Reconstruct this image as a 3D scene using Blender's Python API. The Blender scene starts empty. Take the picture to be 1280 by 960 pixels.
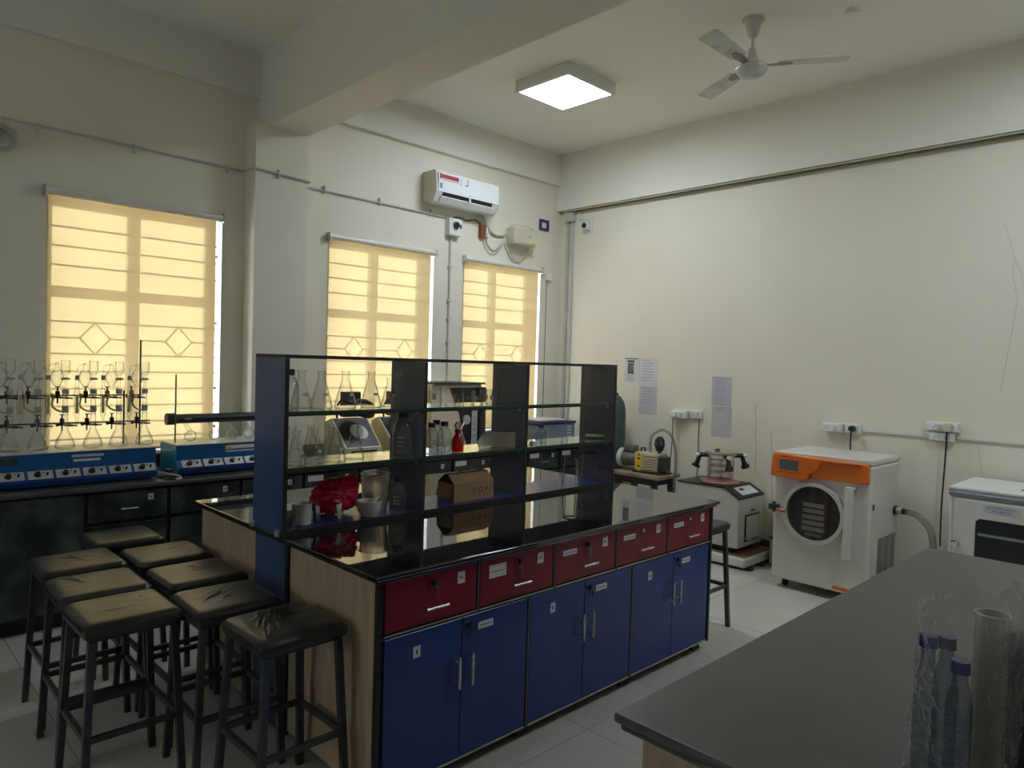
import bpy, bmesh, math, random
from mathutils import Vector, Matrix, noise
random.seed(7)
S = bpy.context.scene
C = S.collection
PI = math.pi

# ------------------------------------------------------------------ camera
CAM_H = 1.70
FPX = 885.6                                   # focal length in pixels of the 1280x960 frame
YAW, PITCH, ROLL = math.radians(44.381), math.radians(-1.712), math.radians(1.732)
fwd = Vector((math.sin(YAW) * math.cos(PITCH), math.cos(YAW) * math.cos(PITCH), math.sin(PITCH)))
rgt0 = Vector((math.cos(YAW), -math.sin(YAW), 0))
up0 = rgt0.cross(fwd)
rgt = rgt0 * math.cos(ROLL) + up0 * math.sin(ROLL)
upv = rgt.cross(fwd)
cam_d = bpy.data.cameras.new('camera')
cam = bpy.data.objects.new('camera', cam_d)
C.objects.link(cam)
cam_d.sensor_width = 36
cam_d.lens = FPX / 1280 * 36
cam_d.clip_start = 0.05
m = Matrix((rgt, upv, -fwd)).transposed().to_4x4()
m.translation = (0, 0, CAM_H)
cam.matrix_world = m
S.camera = cam

# ------------------------------------------------------------------ sky, exposure
SKY = 9.0
PANEL = 30.0
w = bpy.data.worlds.new('overcast_sky')
S.world = w
w.use_nodes = True
bg = w.node_tree.nodes['Background']
bg.inputs[0].default_value = (0.86, 0.93, 1.0, 1)
bg.inputs[1].default_value = SKY
S.view_settings.view_transform = 'Standard'
S.view_settings.look = 'None'
S.view_settings.exposure = 0.42
S.view_settings.gamma = 1.0
S.view_settings.use_curve_mapping = False
cy = S.cycles
cy.use_denoising = True
cy.max_bounces = 10
cy.diffuse_bounces = 5
cy.glossy_bounces = 5
cy.transmission_bounces = 8
cy.transparent_max_bounces = 48
cy.sample_clamp_indirect = 6.0
cy.caustics_reflective = False
cy.caustics_refractive = False

# room planes
XR, YW = 6.17, 5.55          # right wall, window wall
XL, YB = -3.3, -2.7          # walls behind the photographer
ZC = 4.09


# ------------------------------------------------------------------ helpers: pixel to point
def _ray(x, y):
    return fwd + rgt * ((x - 640) / FPX) - upv * ((y - 480) / FPX)


def onX(x, y, X):
    d = _ray(x, y); t = X / d.x
    return Vector((X, d.y * t, CAM_H + d.z * t))


def onY(x, y, Y):
    d = _ray(x, y); t = Y / d.y
    return Vector((d.x * t, Y, CAM_H + d.z * t))


def onZ(x, y, Z):
    d = _ray(x, y); t = (Z - CAM_H) / d.z
    return Vector((d.x * t, d.y * t, Z))


# ------------------------------------------------------------------ materials
MATS = {}


def _new(name):
    mt = bpy.data.materials.new(name)
    mt.use_nodes = True
    nt = mt.node_tree
    for n in list(nt.nodes):
        nt.nodes.remove(n)
    out = nt.nodes.new('ShaderNodeOutputMaterial')
    MATS[name] = mt
    return mt, nt, out


def mat(name, col, rough=0.5, metal=0.0, col2=None, scale=8.0, stretch=(1, 1, 1), bump=0.0, bscale=60.0, spec=0.5, coat=0.0, contrast=(0.35, 0.65), detail=4, rvar=0.0, ior=None):
    mt, nt, out = _new(name)
    b = nt.nodes.new('ShaderNodeBsdfPrincipled')
    b.inputs['Base Color'].default_value = (*col, 1)
    b.inputs['Roughness'].default_value = rough
    b.inputs['Metallic'].default_value = metal
    b.inputs['Specular IOR Level'].default_value = spec
    b.inputs['Coat Weight'].default_value = coat
    tc = nt.nodes.new('ShaderNodeTexCoord')
    mp = nt.nodes.new('ShaderNodeMapping')
    mp.inputs['Scale'].default_value = stretch
    nt.links.new(tc.outputs['Object'], mp.inputs[0])
    if col2 is not None:
        n = nt.nodes.new('ShaderNodeTexNoise')
        n.inputs['Scale'].default_value = scale
        n.inputs['Detail'].default_value = detail
        nt.links.new(mp.outputs[0], n.inputs['Vector'])
        r = nt.nodes.new('ShaderNodeValToRGB')
        r.color_ramp.elements[0].position = contrast[0]
        r.color_ramp.elements[1].position = contrast[1]
        r.color_ramp.elements[0].color = (*col, 1)
        r.color_ramp.elements[1].color = (*col2, 1)
        nt.links.new(n.outputs['Fac'], r.inputs[0])
        nt.links.new(r.outputs[0], b.inputs['Base Color'])
        if rvar:
            mr = nt.nodes.new('ShaderNodeMapRange')
            mr.inputs['To Min'].default_value = max(0.0, rough - rvar)
            mr.inputs['To Max'].default_value = rough + rvar
            nt.links.new(n.outputs['Fac'], mr.inputs['Value'])
            nt.links.new(mr.outputs[0], b.inputs['Roughness'])
    if bump:
        n2 = nt.nodes.new('ShaderNodeTexNoise')
        n2.inputs['Scale'].default_value = bscale
        n2.inputs['Detail'].default_value = 4
        nt.links.new(mp.outputs[0], n2.inputs['Vector'])
        bp = nt.nodes.new('ShaderNodeBump')
        bp.inputs['Strength'].default_value = bump
        bp.inputs['Distance'].default_value = 0.01
        nt.links.new(n2.outputs['Fac'], bp.inputs['Height'])
        nt.links.new(bp.outputs[0], b.inputs['Normal'])
    if ior:
        b.inputs['IOR'].default_value = ior
    nt.links.new(b.outputs[0], out.inputs[0])
    return mt


def emis(name, col, strength):
    mt, nt, out = _new(name)
    e = nt.nodes.new('ShaderNodeEmission')
    e.inputs[0].default_value = (*col, 1)
    e.inputs[1].default_value = strength
    nt.links.new(e.outputs[0], out.inputs[0])
    return mt


def glass(name, tint=(0.97, 0.98, 0.97), edge=(0.12, 0.14, 0.12), body=0.028, bodycol=(0.85, 0.88, 0.85), power=2.1, gloss=0.03, ior=1.5, bump=0.0):
    """thin-walled glass: clear straight on, thicker and darker where the wall is seen edge on, Fresnel shine"""
    mt, nt, out = _new(name)
    N = nt.nodes.new
    lw = N('ShaderNodeLayerWeight'); lw.inputs[0].default_value = 0.5
    pw = N('ShaderNodeMath'); pw.operation = 'POWER'; pw.inputs[1].default_value = power
    nt.links.new(lw.outputs['Facing'], pw.inputs[0])
    mx = N('ShaderNodeMix'); mx.data_type = 'RGBA'
    mx.inputs['A'].default_value = (*tint, 1); mx.inputs['B'].default_value = (*edge, 1)
    nt.links.new(pw.outputs[0], mx.inputs['Factor'])
    tr = N('ShaderNodeBsdfTransparent')
    nt.links.new(mx.outputs['Result'], tr.inputs[0])
    df = N('ShaderNodeBsdfTranslucent'); df.inputs[0].default_value = (*bodycol, 1)
    d2 = N('ShaderNodeBsdfDiffuse'); d2.inputs[0].default_value = (*bodycol, 1)
    dd = N('ShaderNodeMixShader'); nt.links.new(df.outputs[0], dd.inputs[1]); nt.links.new(d2.outputs[0], dd.inputs[2])
    m1 = N('ShaderNodeMixShader')
    ad = N('ShaderNodeMath'); ad.operation = 'MULTIPLY_ADD'; ad.inputs[1].default_value = body * 12; ad.inputs[2].default_value = body
    nt.links.new(pw.outputs[0], ad.inputs[0]); nt.links.new(ad.outputs[0], m1.inputs[0])
    nt.links.new(tr.outputs[0], m1.inputs[1]); nt.links.new(dd.outputs[0], m1.inputs[2])
    gl = N('ShaderNodeBsdfGlossy'); gl.inputs['Roughness'].default_value = gloss; gl.inputs[0].default_value = (1, 1, 1, 1)
    if bump:
        nz = N('ShaderNodeTexNoise'); nz.inputs['Scale'].default_value = 22.0; nz.inputs['Detail'].default_value = 3; nz.inputs['Distortion'].default_value = 1.5
        tcb = N('ShaderNodeTexCoord'); nt.links.new(tcb.outputs['Object'], nz.inputs['Vector'])
        bpn = N('ShaderNodeBump'); bpn.inputs['Strength'].default_value = bump; bpn.inputs['Distance'].default_value = 0.02
        nt.links.new(nz.outputs['Fac'], bpn.inputs['Height'])
        nt.links.new(bpn.outputs[0], gl.inputs['Normal']); nt.links.new(bpn.outputs[0], lw.inputs['Normal'])
    f0 = ((ior - 1) / (ior + 1)) ** 2
    p5 = N('ShaderNodeMath'); p5.operation = 'POWER'; p5.inputs[1].default_value = 5.0
    nt.links.new(lw.outputs['Facing'], p5.inputs[0])
    fr = N('ShaderNodeMath'); fr.operation = 'MULTIPLY_ADD'; fr.inputs[1].default_value = 1 - f0; fr.inputs[2].default_value = f0
    nt.links.new(p5.outputs[0], fr.inputs[0])
    m2 = N('ShaderNodeMixShader')
    nt.links.new(fr.outputs[0], m2.inputs[0]); nt.links.new(m1.outputs[0], m2.inputs[1]); nt.links.new(gl.outputs[0], m2.inputs[2])
    nt.links.new(m2.outputs[0], out.inputs[0])
    return mt


def fabric(name):
    mt, nt, out = _new(name)
    N = nt.nodes.new
    tc = N('ShaderNodeTexCoord'); mp = N('ShaderNodeMapping'); mp.inputs['Scale'].default_value = (2, 2, 90)
    nt.links.new(tc.outputs['Object'], mp.inputs[0])
    nz = N('ShaderNodeTexNoise'); nz.inputs['Scale'].default_value = 2.0; nz.inputs['Detail'].default_value = 3
    nt.links.new(mp.outputs[0], nz.inputs['Vector'])
    rp = N('ShaderNodeValToRGB')
    rp.color_ramp.elements[0].color = (0.235, 0.158, 0.066, 1); rp.color_ramp.elements[1].color = (0.27, 0.184, 0.082, 1)
    nt.links.new(nz.outputs['Fac'], rp.inputs[0])
    tl = N('ShaderNodeBsdfTranslucent'); nt.links.new(rp.outputs[0], tl.inputs[0])
    df = N('ShaderNodeBsdfDiffuse'); df.inputs[0].default_value = (0.8, 0.72, 0.52, 1)
    tp = N('ShaderNodeBsdfTransparent'); tp.inputs[0].default_value = (0.24, 0.18, 0.09, 1)
    a = N('ShaderNodeMixShader'); a.inputs[0].default_value = 0.42
    nt.links.new(tl.outputs[0], a.inputs[1]); nt.links.new(df.outputs[0], a.inputs[2])
    b = N('ShaderNodeMixShader'); b.inputs[0].default_value = 0.26
    nt.links.new(a.outputs[0], b.inputs[1]); nt.links.new(tp.outputs[0], b.inputs[2])
    nt.links.new(b.outputs[0], out.inputs[0])
    return mt


mat('wall_paint', (0.78, 0.73, 0.62), 0.55, col2=(0.81, 0.765, 0.66), scale=1.2, bump=0.06, bscale=25, spec=0.3)
mat('ceiling_paint', (0.88, 0.86, 0.80), 0.7, col2=(0.90, 0.88, 0.83), scale=1.0, spec=0.2)
mat('beam_paint', (0.80, 0.77, 0.69), 0.6, col2=(0.82, 0.79, 0.72), scale=1.0, spec=0.2)
mat('tile', (0.56, 0.55, 0.50), 0.16, col2=(0.60, 0.59, 0.54), scale=3.0, rvar=0.05)
mat('grout', (0.16, 0.155, 0.14), 0.8, col2=(0.2, 0.19, 0.17), scale=20)
mat('skirting', (0.10, 0.085, 0.07), 0.4, col2=(0.14, 0.12, 0.10), scale=12)
mat('outside', (0.5, 0.5, 0.48), 0.9, col2=(0.55, 0.54, 0.5), scale=2)
mat('granite', (0.008, 0.009, 0.010), 0.03, col2=(0.03, 0.033, 0.035), scale=180, contrast=(0.5, 0.8), ior=1.95)
mat('granite_dusty', (0.050, 0.053, 0.050), 0.36, col2=(0.075, 0.078, 0.074), scale=6, rvar=0.06, bump=0.02, bscale=300)
mat('wood_laminate', (0.37, 0.27, 0.175), 0.35, col2=(0.47, 0.355, 0.245), scale=9, stretch=(6, 6, 0.5), contrast=(0.3, 0.7))
mat('maroon', (0.20, 0.012, 0.022), 0.32, col2=(0.23, 0.015, 0.027), scale=5)
mat('blue_laminate', (0.016, 0.040, 0.20), 0.30, col2=(0.019, 0.048, 0.225), scale=5)
mat('blue_panel', (0.13, 0.14, 0.24), 0.18, col2=(0.14, 0.15, 0.255), scale=4, ior=1.95)
mat('blue_side', (0.05, 0.085, 0.19), 0.22, col2=(0.057, 0.095, 0.205), scale=4, ior=1.8)
mat('black_trim', (0.010, 0.010, 0.011), 0.4, col2=(0.016, 0.016, 0.017), scale=20)
mat('grey_trim', (0.16, 0.15, 0.13), 0.45, col2=(0.2, 0.19, 0.17), scale=20)
mat('silver_strip', (0.55, 0.54, 0.50), 0.35, 0.8, col2=(0.6, 0.59, 0.55), scale=30)
mat('chrome', (0.50, 0.50, 0.49), 0.45, 1.0, col2=(0.78, 0.78, 0.77), scale=40)
mat('dark_steel', (0.055, 0.058, 0.066), 0.38, 0.5, col2=(0.08, 0.083, 0.092), scale=25)
mat('leatherette', (0.018, 0.018, 0.017), 0.29, col2=(0.03, 0.03, 0.028), scale=7, rvar=0.05, bump=0.12, bscale=110)
mat('marble_laminate', (0.020, 0.026, 0.024), 0.28, col2=(0.10, 0.118, 0.105), scale=5, contrast=(0.45, 0.75), detail=8)
mat('dark_frame', (0.007, 0.008, 0.008), 0.4, col2=(0.011, 0.012, 0.012), scale=12)
mat('mantle_blue', (0.010, 0.095, 0.27), 0.32, col2=(0.013, 0.105, 0.29), scale=6)
mat('mantle_teal', (0.012, 0.21, 0.42), 0.32, col2=(0.014, 0.23, 0.44), scale=6)
mat('mantle_low', (0.014, 0.055, 0.22), 0.32, col2=(0.017, 0.06, 0.24), scale=6)
mat('mantle_top', (0.55, 0.56, 0.54), 0.4, 0.3, col2=(0.6, 0.61, 0.58), scale=14)
mat('panel_silver', (0.48, 0.49, 0.48), 0.35, 0.4, col2=(0.53, 0.54, 0.53), scale=20)
mat('black_plastic', (0.010, 0.010, 0.011), 0.35, col2=(0.016, 0.016, 0.017), scale=15)
mat('rubber', (0.012, 0.012, 0.012), 0.6, col2=(0.018, 0.018, 0.018), scale=15)
mat('white_plastic', (0.74, 0.74, 0.70), 0.35, col2=(0.78, 0.78, 0.74), scale=4)
mat('white_enamel', (0.64, 0.63, 0.58), 0.3, col2=(0.67, 0.66, 0.61), scale=3)
mat('cream_enamel', (0.60, 0.52, 0.38), 0.35, col2=(0.63, 0.55, 0.41), scale=4)
mat('ac_white', (0.78, 0.80, 0.80), 0.25, col2=(0.8, 0.82, 0.82), scale=3)
mat('cream_plastic', (0.62, 0.56, 0.44), 0.4, col2=(0.65, 0.59, 0.47), scale=5)
mat('orange', (0.72, 0.16, 0.022), 0.28, col2=(0.76, 0.18, 0.027), scale=4)
mat('screen', (0.10, 0.12, 0.15), 0.12, col2=(0.12, 0.14, 0.17), scale=3)
mat('dark_glass', (0.010, 0.011, 0.013), 0.3, spec=0.25, col2=(0.014, 0.015, 0.017), scale=4)
mat('grey_metal', (0.30, 0.31, 0.30), 0.4, 0.6, col2=(0.36, 0.37, 0.36), scale=20)
mat('tray_metal', (0.55, 0.55, 0.52), 0.35, 0.3, col2=(0.6, 0.6, 0.57), scale=20)
mat('pale_grey', (0.52, 0.53, 0.50), 0.4, col2=(0.55, 0.56, 0.53), scale=5)
mat('machine_grey', (0.20, 0.24, 0.29), 0.45, col2=(0.22, 0.26, 0.31), scale=5)
mat('pinkish', (0.42, 0.17, 0.14), 0.4, col2=(0.46, 0.20, 0.17), scale=6)
mat('foam_white', (0.74, 0.73, 0.69), 0.8, col2=(0.78, 0.77, 0.73), scale=60)
mat('brown_board', (0.17, 0.085, 0.05), 0.7, col2=(0.24, 0.13, 0.08), scale=10)
mat('stabilizer_tan', (0.30, 0.27, 0.20), 0.5, col2=(0.34, 0.30, 0.23), scale=8)
mat('old_wood', (0.028, 0.022, 0.017), 0.5, col2=(0.05, 0.038, 0.027), scale=8, stretch=(4, 4, 1))
mat('wood_top', (0.34, 0.25, 0.17), 0.55, col2=(0.20, 0.14, 0.09), scale=7)
mat('yellow', (0.78, 0.53, 0.02), 0.4, col2=(0.82, 0.57, 0.03), scale=10)
mat('pump_cream', (0.50, 0.44, 0.32), 0.45, col2=(0.55, 0.48, 0.36), scale=10)
mat('motor_grey', (0.14, 0.145, 0.13), 0.45, 0.4, col2=(0.2, 0.2, 0.18), scale=18)
mat('cylinder_green', (0.035, 0.065, 0.07), 0.4, col2=(0.05, 0.085, 0.09), scale=6)
mat('paper', (0.66, 0.66, 0.68), 0.8, col2=(0.70, 0.70, 0.72), scale=4)
mat('paper_lilac', (0.52, 0.51, 0.57), 0.7, col2=(0.56, 0.55, 0.60), scale=4)
mat('print_grey', (0.30, 0.30, 0.33), 0.8, col2=(0.40, 0.40, 0.43), scale=90)
mat('print_dark', (0.04, 0.04, 0.045), 0.8, col2=(0.07, 0.07, 0.075), scale=60)
mat('print_photo', (0.07, 0.07, 0.07), 0.8, col2=(0.30, 0.29, 0.28), scale=14, detail=1, contrast=(0.2, 0.8))
mat('pvc_grey', (0.52, 0.51, 0.46), 0.45, col2=(0.56, 0.55, 0.50), scale=10)
mat('pvc_beige', (0.50, 0.45, 0.35), 0.45, col2=(0.54, 0.49, 0.39), scale=10)
mat('rust_brown', (0.20, 0.055, 0.03), 0.55, col2=(0.25, 0.08, 0.04), scale=15)
mat('sticker_red', (0.42, 0.03, 0.06), 0.4, col2=(0.46, 0.04, 0.07), scale=10)
mat('navy', (0.025, 0.035, 0.15), 0.4, col2=(0.03, 0.035, 0.11), scale=10)
mat('cap_blue', (0.012, 0.02, 0.085), 0.4, col2=(0.018, 0.028, 0.10), scale=10)
mat('pen_blue', (0.012, 0.03, 0.16), 0.35, col2=(0.018, 0.04, 0.2), scale=10)
mat('cardboard', (0.36, 0.22, 0.11), 0.75, col2=(0.42, 0.27, 0.14), scale=10, stretch=(1, 1, 4))
mat('porcelain', (0.66, 0.63, 0.57), 0.3, col2=(0.7, 0.67, 0.61), scale=6)
mat('frost_joint', (0.30, 0.31, 0.28), 0.6, col2=(0.36, 0.37, 0.33), scale=60)
mat('crack', (0.50, 0.46, 0.39), 0.9, col2=(0.58, 0.53, 0.45), scale=20)
mat('fan_white', (0.62, 0.61, 0.57), 0.4, col2=(0.40, 0.39, 0.36), scale=9, contrast=(0.5, 0.75))
mat('fan_dark', (0.24, 0.235, 0.22), 0.45, col2=(0.32, 0.31, 0.29), scale=15)
mat('window_frame', (0.70, 0.72, 0.74), 0.4, col2=(0.74, 0.76, 0.78), scale=5)
mat('grille_iron', (0.10, 0.09, 0.08), 0.6, col2=(0.14, 0.13, 0.11), scale=20)
mat('roller', (0.80, 0.77, 0.70), 0.3, col2=(0.7, 0.66, 0.59), scale=8)
mat('sill_white', (0.72, 0.70, 0.66), 0.5, col2=(0.76, 0.74, 0.70), scale=5)
mat('red_dark', (0.35, 0.008, 0.01), 0.3, col2=(0.4, 0.012, 0.014), scale=8)
mat('yellow_tube', (0.55, 0.45, 0.22), 0.4, col2=(0.6, 0.5, 0.26), scale=8)
emis('led', (0.80, 0.91, 1.0), PANEL)
fabric('blind_fabric')
glass('clear_glass')
glass('bottle_glass', tint=(0.90, 0.93, 0.93), edge=(0.2, 0.23, 0.23), body=0.02)
glass('red_glass', tint=(0.62, 0.03, 0.03), edge=(0.25, 0.0, 0.0), body=0.10, bodycol=(0.6, 0.02, 0.02))
glass('shelf_glass', tint=(0.86, 0.93, 0.89), edge=(0.7, 0.85, 0.78), power=5, body=0.002, bodycol=(0.6, 0.75, 0.68), gloss=0.0, ior=1.52)
glass('cloudy_plastic', tint=(0.62, 0.62, 0.62), edge=(0.5, 0.5, 0.5), body=0.30, bodycol=(0.72, 0.70, 0.68), gloss=0.2)
mat('red_plastic', (0.72, 0.012, 0.055), 0.22, col2=(0.80, 0.02, 0.075), scale=9, bump=0.5, bscale=35)
glass('frosted_tube', tint=(0.6, 0.6, 0.59), edge=(0.4, 0.4, 0.39), body=0.30, bodycol=(0.72, 0.71, 0.68), gloss=0.25)
glass('bag_film', tint=(0.93, 0.93, 0.93), edge=(0.7, 0.7, 0.7), body=0.055, power=2.2, bump=0.9, bodycol=(0.8, 0.8, 0.8), gloss=0.08, ior=1.45)
glass('acrylic', tint=(0.92, 0.91, 0.88), edge=(0.65, 0.6, 0.56), body=0.05, bodycol=(0.7, 0.65, 0.6))
glass('hose_clear', tint=(0.72, 0.71, 0.68), edge=(0.4, 0.4, 0.38), body=0.12, bodycol=(0.6, 0.58, 0.54), gloss=0.1)
glass('pane_glass', tint=(0.93, 0.95, 0.95), edge=(0.85, 0.88, 0.88), body=0.0, gloss=0.0, power=5)
glass('bottle_dark', tint=(0.62, 0.66, 0.72), edge=(0.4, 0.44, 0.5), body=0.05, bodycol=(0.25, 0.28, 0.34), power=3.0)
mat('edge_green', (0.02, 0.11, 0.075), 0.12, col2=(0.03, 0.14, 0.095), scale=10)


# ------------------------------------------------------------------ mesh builder
class MB:
    def __init__(s):
        s.v = []; s.f = []; s.flat = set()

    def add(s, vs, fs):
        k = len(s.v)
        s.v += [tuple(p) for p in vs]
        s.f += [tuple(i + k for i in f) for f in fs]
        return s

    def box(s, x0, x1, y0, y1, z0, z1):
        return s.add([(x0, y0, z0), (x1, y0, z0), (x1, y1, z0), (x0, y1, z0), (x0, y0, z1), (x1, y0, z1), (x1, y1, z1), (x0, y1, z1)],
                     [(0, 3, 2, 1), (4, 5, 6, 7), (0, 1, 5, 4), (1, 2, 6, 5), (2, 3, 7, 6), (3, 0, 4, 7)])

    def rbox(s, x0, x1, y0, y1, z0, z1, r=0.01, seg=2):
        bm = bmesh.new()
        bmesh.ops.create_cube(bm, size=1.0)
        for q in bm.verts:
            q.co = Vector(((x0 + x1) / 2 + q.co.x * (x1 - x0), (y0 + y1) / 2 + q.co.y * (y1 - y0), (z0 + z1) / 2 + q.co.z * (z1 - z0)))
        r = min(r, 0.49 * min(abs(x1 - x0), abs(y1 - y0), abs(z1 - z0)))
        bmesh.ops.bevel(bm, geom=list(bm.edges), offset=r, segments=seg, affect='EDGES', profile=0.5)
        bm.verts.index_update()
        k0 = len(s.f)
        big = sorted(((f.calc_area(), i) for i, f in enumerate(bm.faces)), reverse=True)[:6]
        s.flat |= {k0 + i for _, i in big}
        s.add([q.co[:] for q in bm.verts], [[q.index for q in f.verts] for f in bm.faces])
        bm.free()
        return s

    def cyl(s, p0, p1, r0, r1=None, n=16, cap=True):
        p0 = Vector(p0); p1 = Vector(p1); r1 = r0 if r1 is None else r1
        d = (p1 - p0).normalized()
        a = d.orthogonal().normalized(); b = d.cross(a)
        vs = []
        for p, r in ((p0, r0), (p1, r1)):
            for i in range(n):
                t = 2 * PI * i / n
                vs.append(p + (a * math.cos(t) + b * math.sin(t)) * r)
        fs = [(i, (i + 1) % n, n + (i + 1) % n, n + i) for i in range(n)]
        if cap:
            fs += [tuple(reversed(range(n))), tuple(range(n, 2 * n))]
        return s.add(vs, fs)

    def lathe(s, prof, c=(0, 0, 0), n=20):
        c = Vector(c); vs = []; rings = []
        for r, z in prof:
            if r < 1e-6:
                rings.append([len(vs)]); vs.append(c + Vector((0, 0, z)))
            else:
                k = len(vs)
                rings.append(list(range(k, k + n)))
                vs += [c + Vector((r * math.cos(2 * PI * i / n), r * math.sin(2 * PI * i / n), z)) for i in range(n)]
        fs = []
        for A, B in zip(rings, rings[1:]):
            for i in range(n):
                j = (i + 1) % n
                if len(A) == 1 and len(B) == 1:
                    continue
                if len(A) == 1:
                    fs.append((A[0], B[j], B[i]))
                elif len(B) == 1:
                    fs.append((A[i], A[j], B[0]))
                else:
                    fs.append((A[i], A[j], B[j], B[i]))
        return s.add(vs, fs)

    def tube(s, pts, r, n=8, cap=True):
        pts = [Vector(p) for p in pts]
        rr = r if isinstance(r, (list, tuple)) else [r] * len(pts)
        vs = []; a = None
        for i, p in enumerate(pts):
            d = (pts[min(i + 1, len(pts) - 1)] - pts[max(i - 1, 0)]).normalized()
            if a is None:
                a = d.orthogonal().normalized()
            else:
                a = (a - d * a.dot(d))
                a = a.normalized() if a.length > 1e-6 else d.orthogonal().normalized()
            b = d.cross(a)
            vs += [p + (a * math.cos(2 * PI * k / n) + b * math.sin(2 * PI * k / n)) * rr[i] for k in range(n)]
        fs = []
        for i in range(len(pts) - 1):
            for k in range(n):
                fs.append((i * n + k, i * n + (k + 1) % n, (i + 1) * n + (k + 1) % n, (i + 1) * n + k))
        if cap:
            fs += [tuple(reversed(range(n))), tuple(range((len(pts) - 1) * n, len(pts) * n))]
        return s.add(vs, fs)

    def prism(s, poly, axis, a, b):
        """poly: 2-D outline; axis: extrusion axis; for 'x' the outline is (y,z), 'y' (x,z), 'z' (x,y)"""
        def P(u, v, t):
            return {'x': (t, u, v), 'y': (u, t, v), 'z': (u, v, t)}[axis]
        n = len(poly)
        vs = [P(u, v, a) for u, v in poly] + [P(u, v, b) for u, v in poly]
        fs = [tuple(reversed(range(n))), tuple(range(n, 2 * n))] + [(i, (i + 1) % n, n + (i + 1) % n, n + i) for i in range(n)]
        return s.add(vs, fs)

    def ring(s, c, axis, r0, r1, d0, d1, n=40):
        """flat ring (washer) about axis through c, from d0 to d1 along the axis"""
        vs = []
        for r, d in ((r0, d0), (r1, d0), (r1, d1), (r0, d1)):
            for i in range(n):
                t = 2 * PI * i / n; u, v = r * math.cos(t), r * math.sin(t)
                o = {'x': (d, u, v), 'y': (u, d, v), 'z': (u, v, d)}[axis]
                vs.append((c[0] + o[0], c[1] + o[1], c[2] + o[2]))
        fs = []
        for k in range(4):
            for i in range(n):
                fs.append((k * n + i, k * n + (i + 1) % n, ((k + 1) % 4) * n + (i + 1) % n, ((k + 1) % 4) * n + i))
        return s.add(vs, fs)

    def rot(s, k0, mtx):
        for i in range(k0, len(s.v)):
            s.v[i] = tuple(mtx @ Vector(s.v[i]))
        return s

    def mesh(s, name, material, off=(0, 0, 0), smooth=True, angle=35):
        me = bpy.data.meshes.new(name)
        o = Vector(off)
        me.from_pydata([tuple(Vector(p) - o) for p in s.v], [], s.f)
        bm = bmesh.new(); bm.from_mesh(me)
        bmesh.ops.recalc_face_normals(bm, faces=bm.faces)
        bm.to_mesh(me); bm.free()
        if smooth:
            me.polygons.foreach_set('use_smooth', [True] * len(me.polygons))
            me.set_sharp_from_angle(angle=math.radians(angle))
            if s.flat:
                me.polygons.foreach_set('use_smooth', [i not in s.flat for i in range(len(me.polygons))])
                me.update()
        me.materials.append(MATS[material])
        return me

    def build(s, name, material, parent=None, label=None, smooth=True, angle=35, local=False):
        root = parent
        while root is not None and root.parent is not None:
            root = root.parent
        off = (0, 0, 0) if (root is None or local) else root.location
        ob = bpy.data.objects.new(name, s.mesh(name, material, off, smooth, angle))
        C.objects.link(ob)
        if parent is not None:
            ob.parent = parent
        if label:
            ob['label'] = label
        return ob


def tag(o, label, cat, group=None):
    o['label'] = label; o['category'] = cat
    if group:
        o['group'] = group
    return o


def thing(name, label, cat, loc=(0, 0, 0), group=None, rz=0.0):
    o = bpy.data.objects.new(name, None)
    o.empty_display_size = 0.05
    C.objects.link(o)
    o.location = loc; o.rotation_euler = (0, 0, rz)
    return tag(o, label, cat, group)


def solo(mb, name, material, label, cat, group=None, smooth=True, angle=35):
    """a thing that is one mesh, its origin at its base"""
    xs = [p[0] for p in mb.v]; ys = [p[1] for p in mb.v]; zs = [p[2] for p in mb.v]
    b = ((min(xs) + max(xs)) / 2, (min(ys) + max(ys)) / 2, min(zs))
    ob = bpy.data.objects.new(name, mb.mesh(name, material, b, smooth, angle))
    C.objects.link(ob); ob.location = b
    return tag(ob, label, cat, group)


def struct(mb, name, material, parent=None, label=None, smooth=False):
    ob = mb.build(name, material, parent, smooth=smooth)
    if parent is None:
        ob['kind'] = 'structure'
    if label:
        ob['label'] = label
    return ob


def dup(root, loc, rz=0.0, label=None, scale=None):
    def cp(o, par):
        c = o.copy(); C.objects.link(c)
        if par is not None:
            c.parent = par
        for ch in o.children:
            cp(ch, c)
        return c
    r = cp(root, None)
    r.location = loc; r.rotation_euler = (0, 0, rz)
    if scale:
        r.scale = (scale,) * 3
    if label:
        r['label'] = label
    return r


def text(name, body, size, material, parent, loc, rot, root_off=True, align='CENTER', ext=0.0002):
    cu = bpy.data.curves.new(name, 'FONT')
    cu.body = body; cu.size = size; cu.align_x = align; cu.align_y = 'CENTER'; cu.extrude = ext
    tmp = bpy.data.objects.new(name, cu)
    C.objects.link(tmp)
    bpy.context.view_layer.update()
    me = bpy.data.meshes.new_from_object(tmp.evaluated_get(bpy.context.evaluated_depsgraph_get()))
    bpy.data.objects.remove(tmp)
    me.materials.clear(); me.materials.append(MATS[material])
    ob = bpy.data.objects.new(name, me)
    C.objects.link(ob)
    root = parent
    while root is not None and root.parent is not None:
        root = root.parent
    ob.parent = parent
    ob.location = Vector(loc) - (root.location if (root is not None and root_off) else Vector())
    ob.rotation_euler = rot
    return ob


FACE_NEG_Y = (PI / 2, 0, 0)            # text readable from -Y
FACE_NEG_X = (PI / 2, 0, -PI / 2)      # text readable from -X


def arc(c, r, a0, a1, n, plane='xz', fixed=0.0):
    out = []
    for i in range(n + 1):
        t = a0 + (a1 - a0) * i / n
        u, v = c[0] + r * math.cos(t), c[1] + r * math.sin(t)
        out.append({'xz': (u, fixed, v), 'yz': (fixed, u, v), 'xy': (u, v, fixed)}[plane])
    return out


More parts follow.
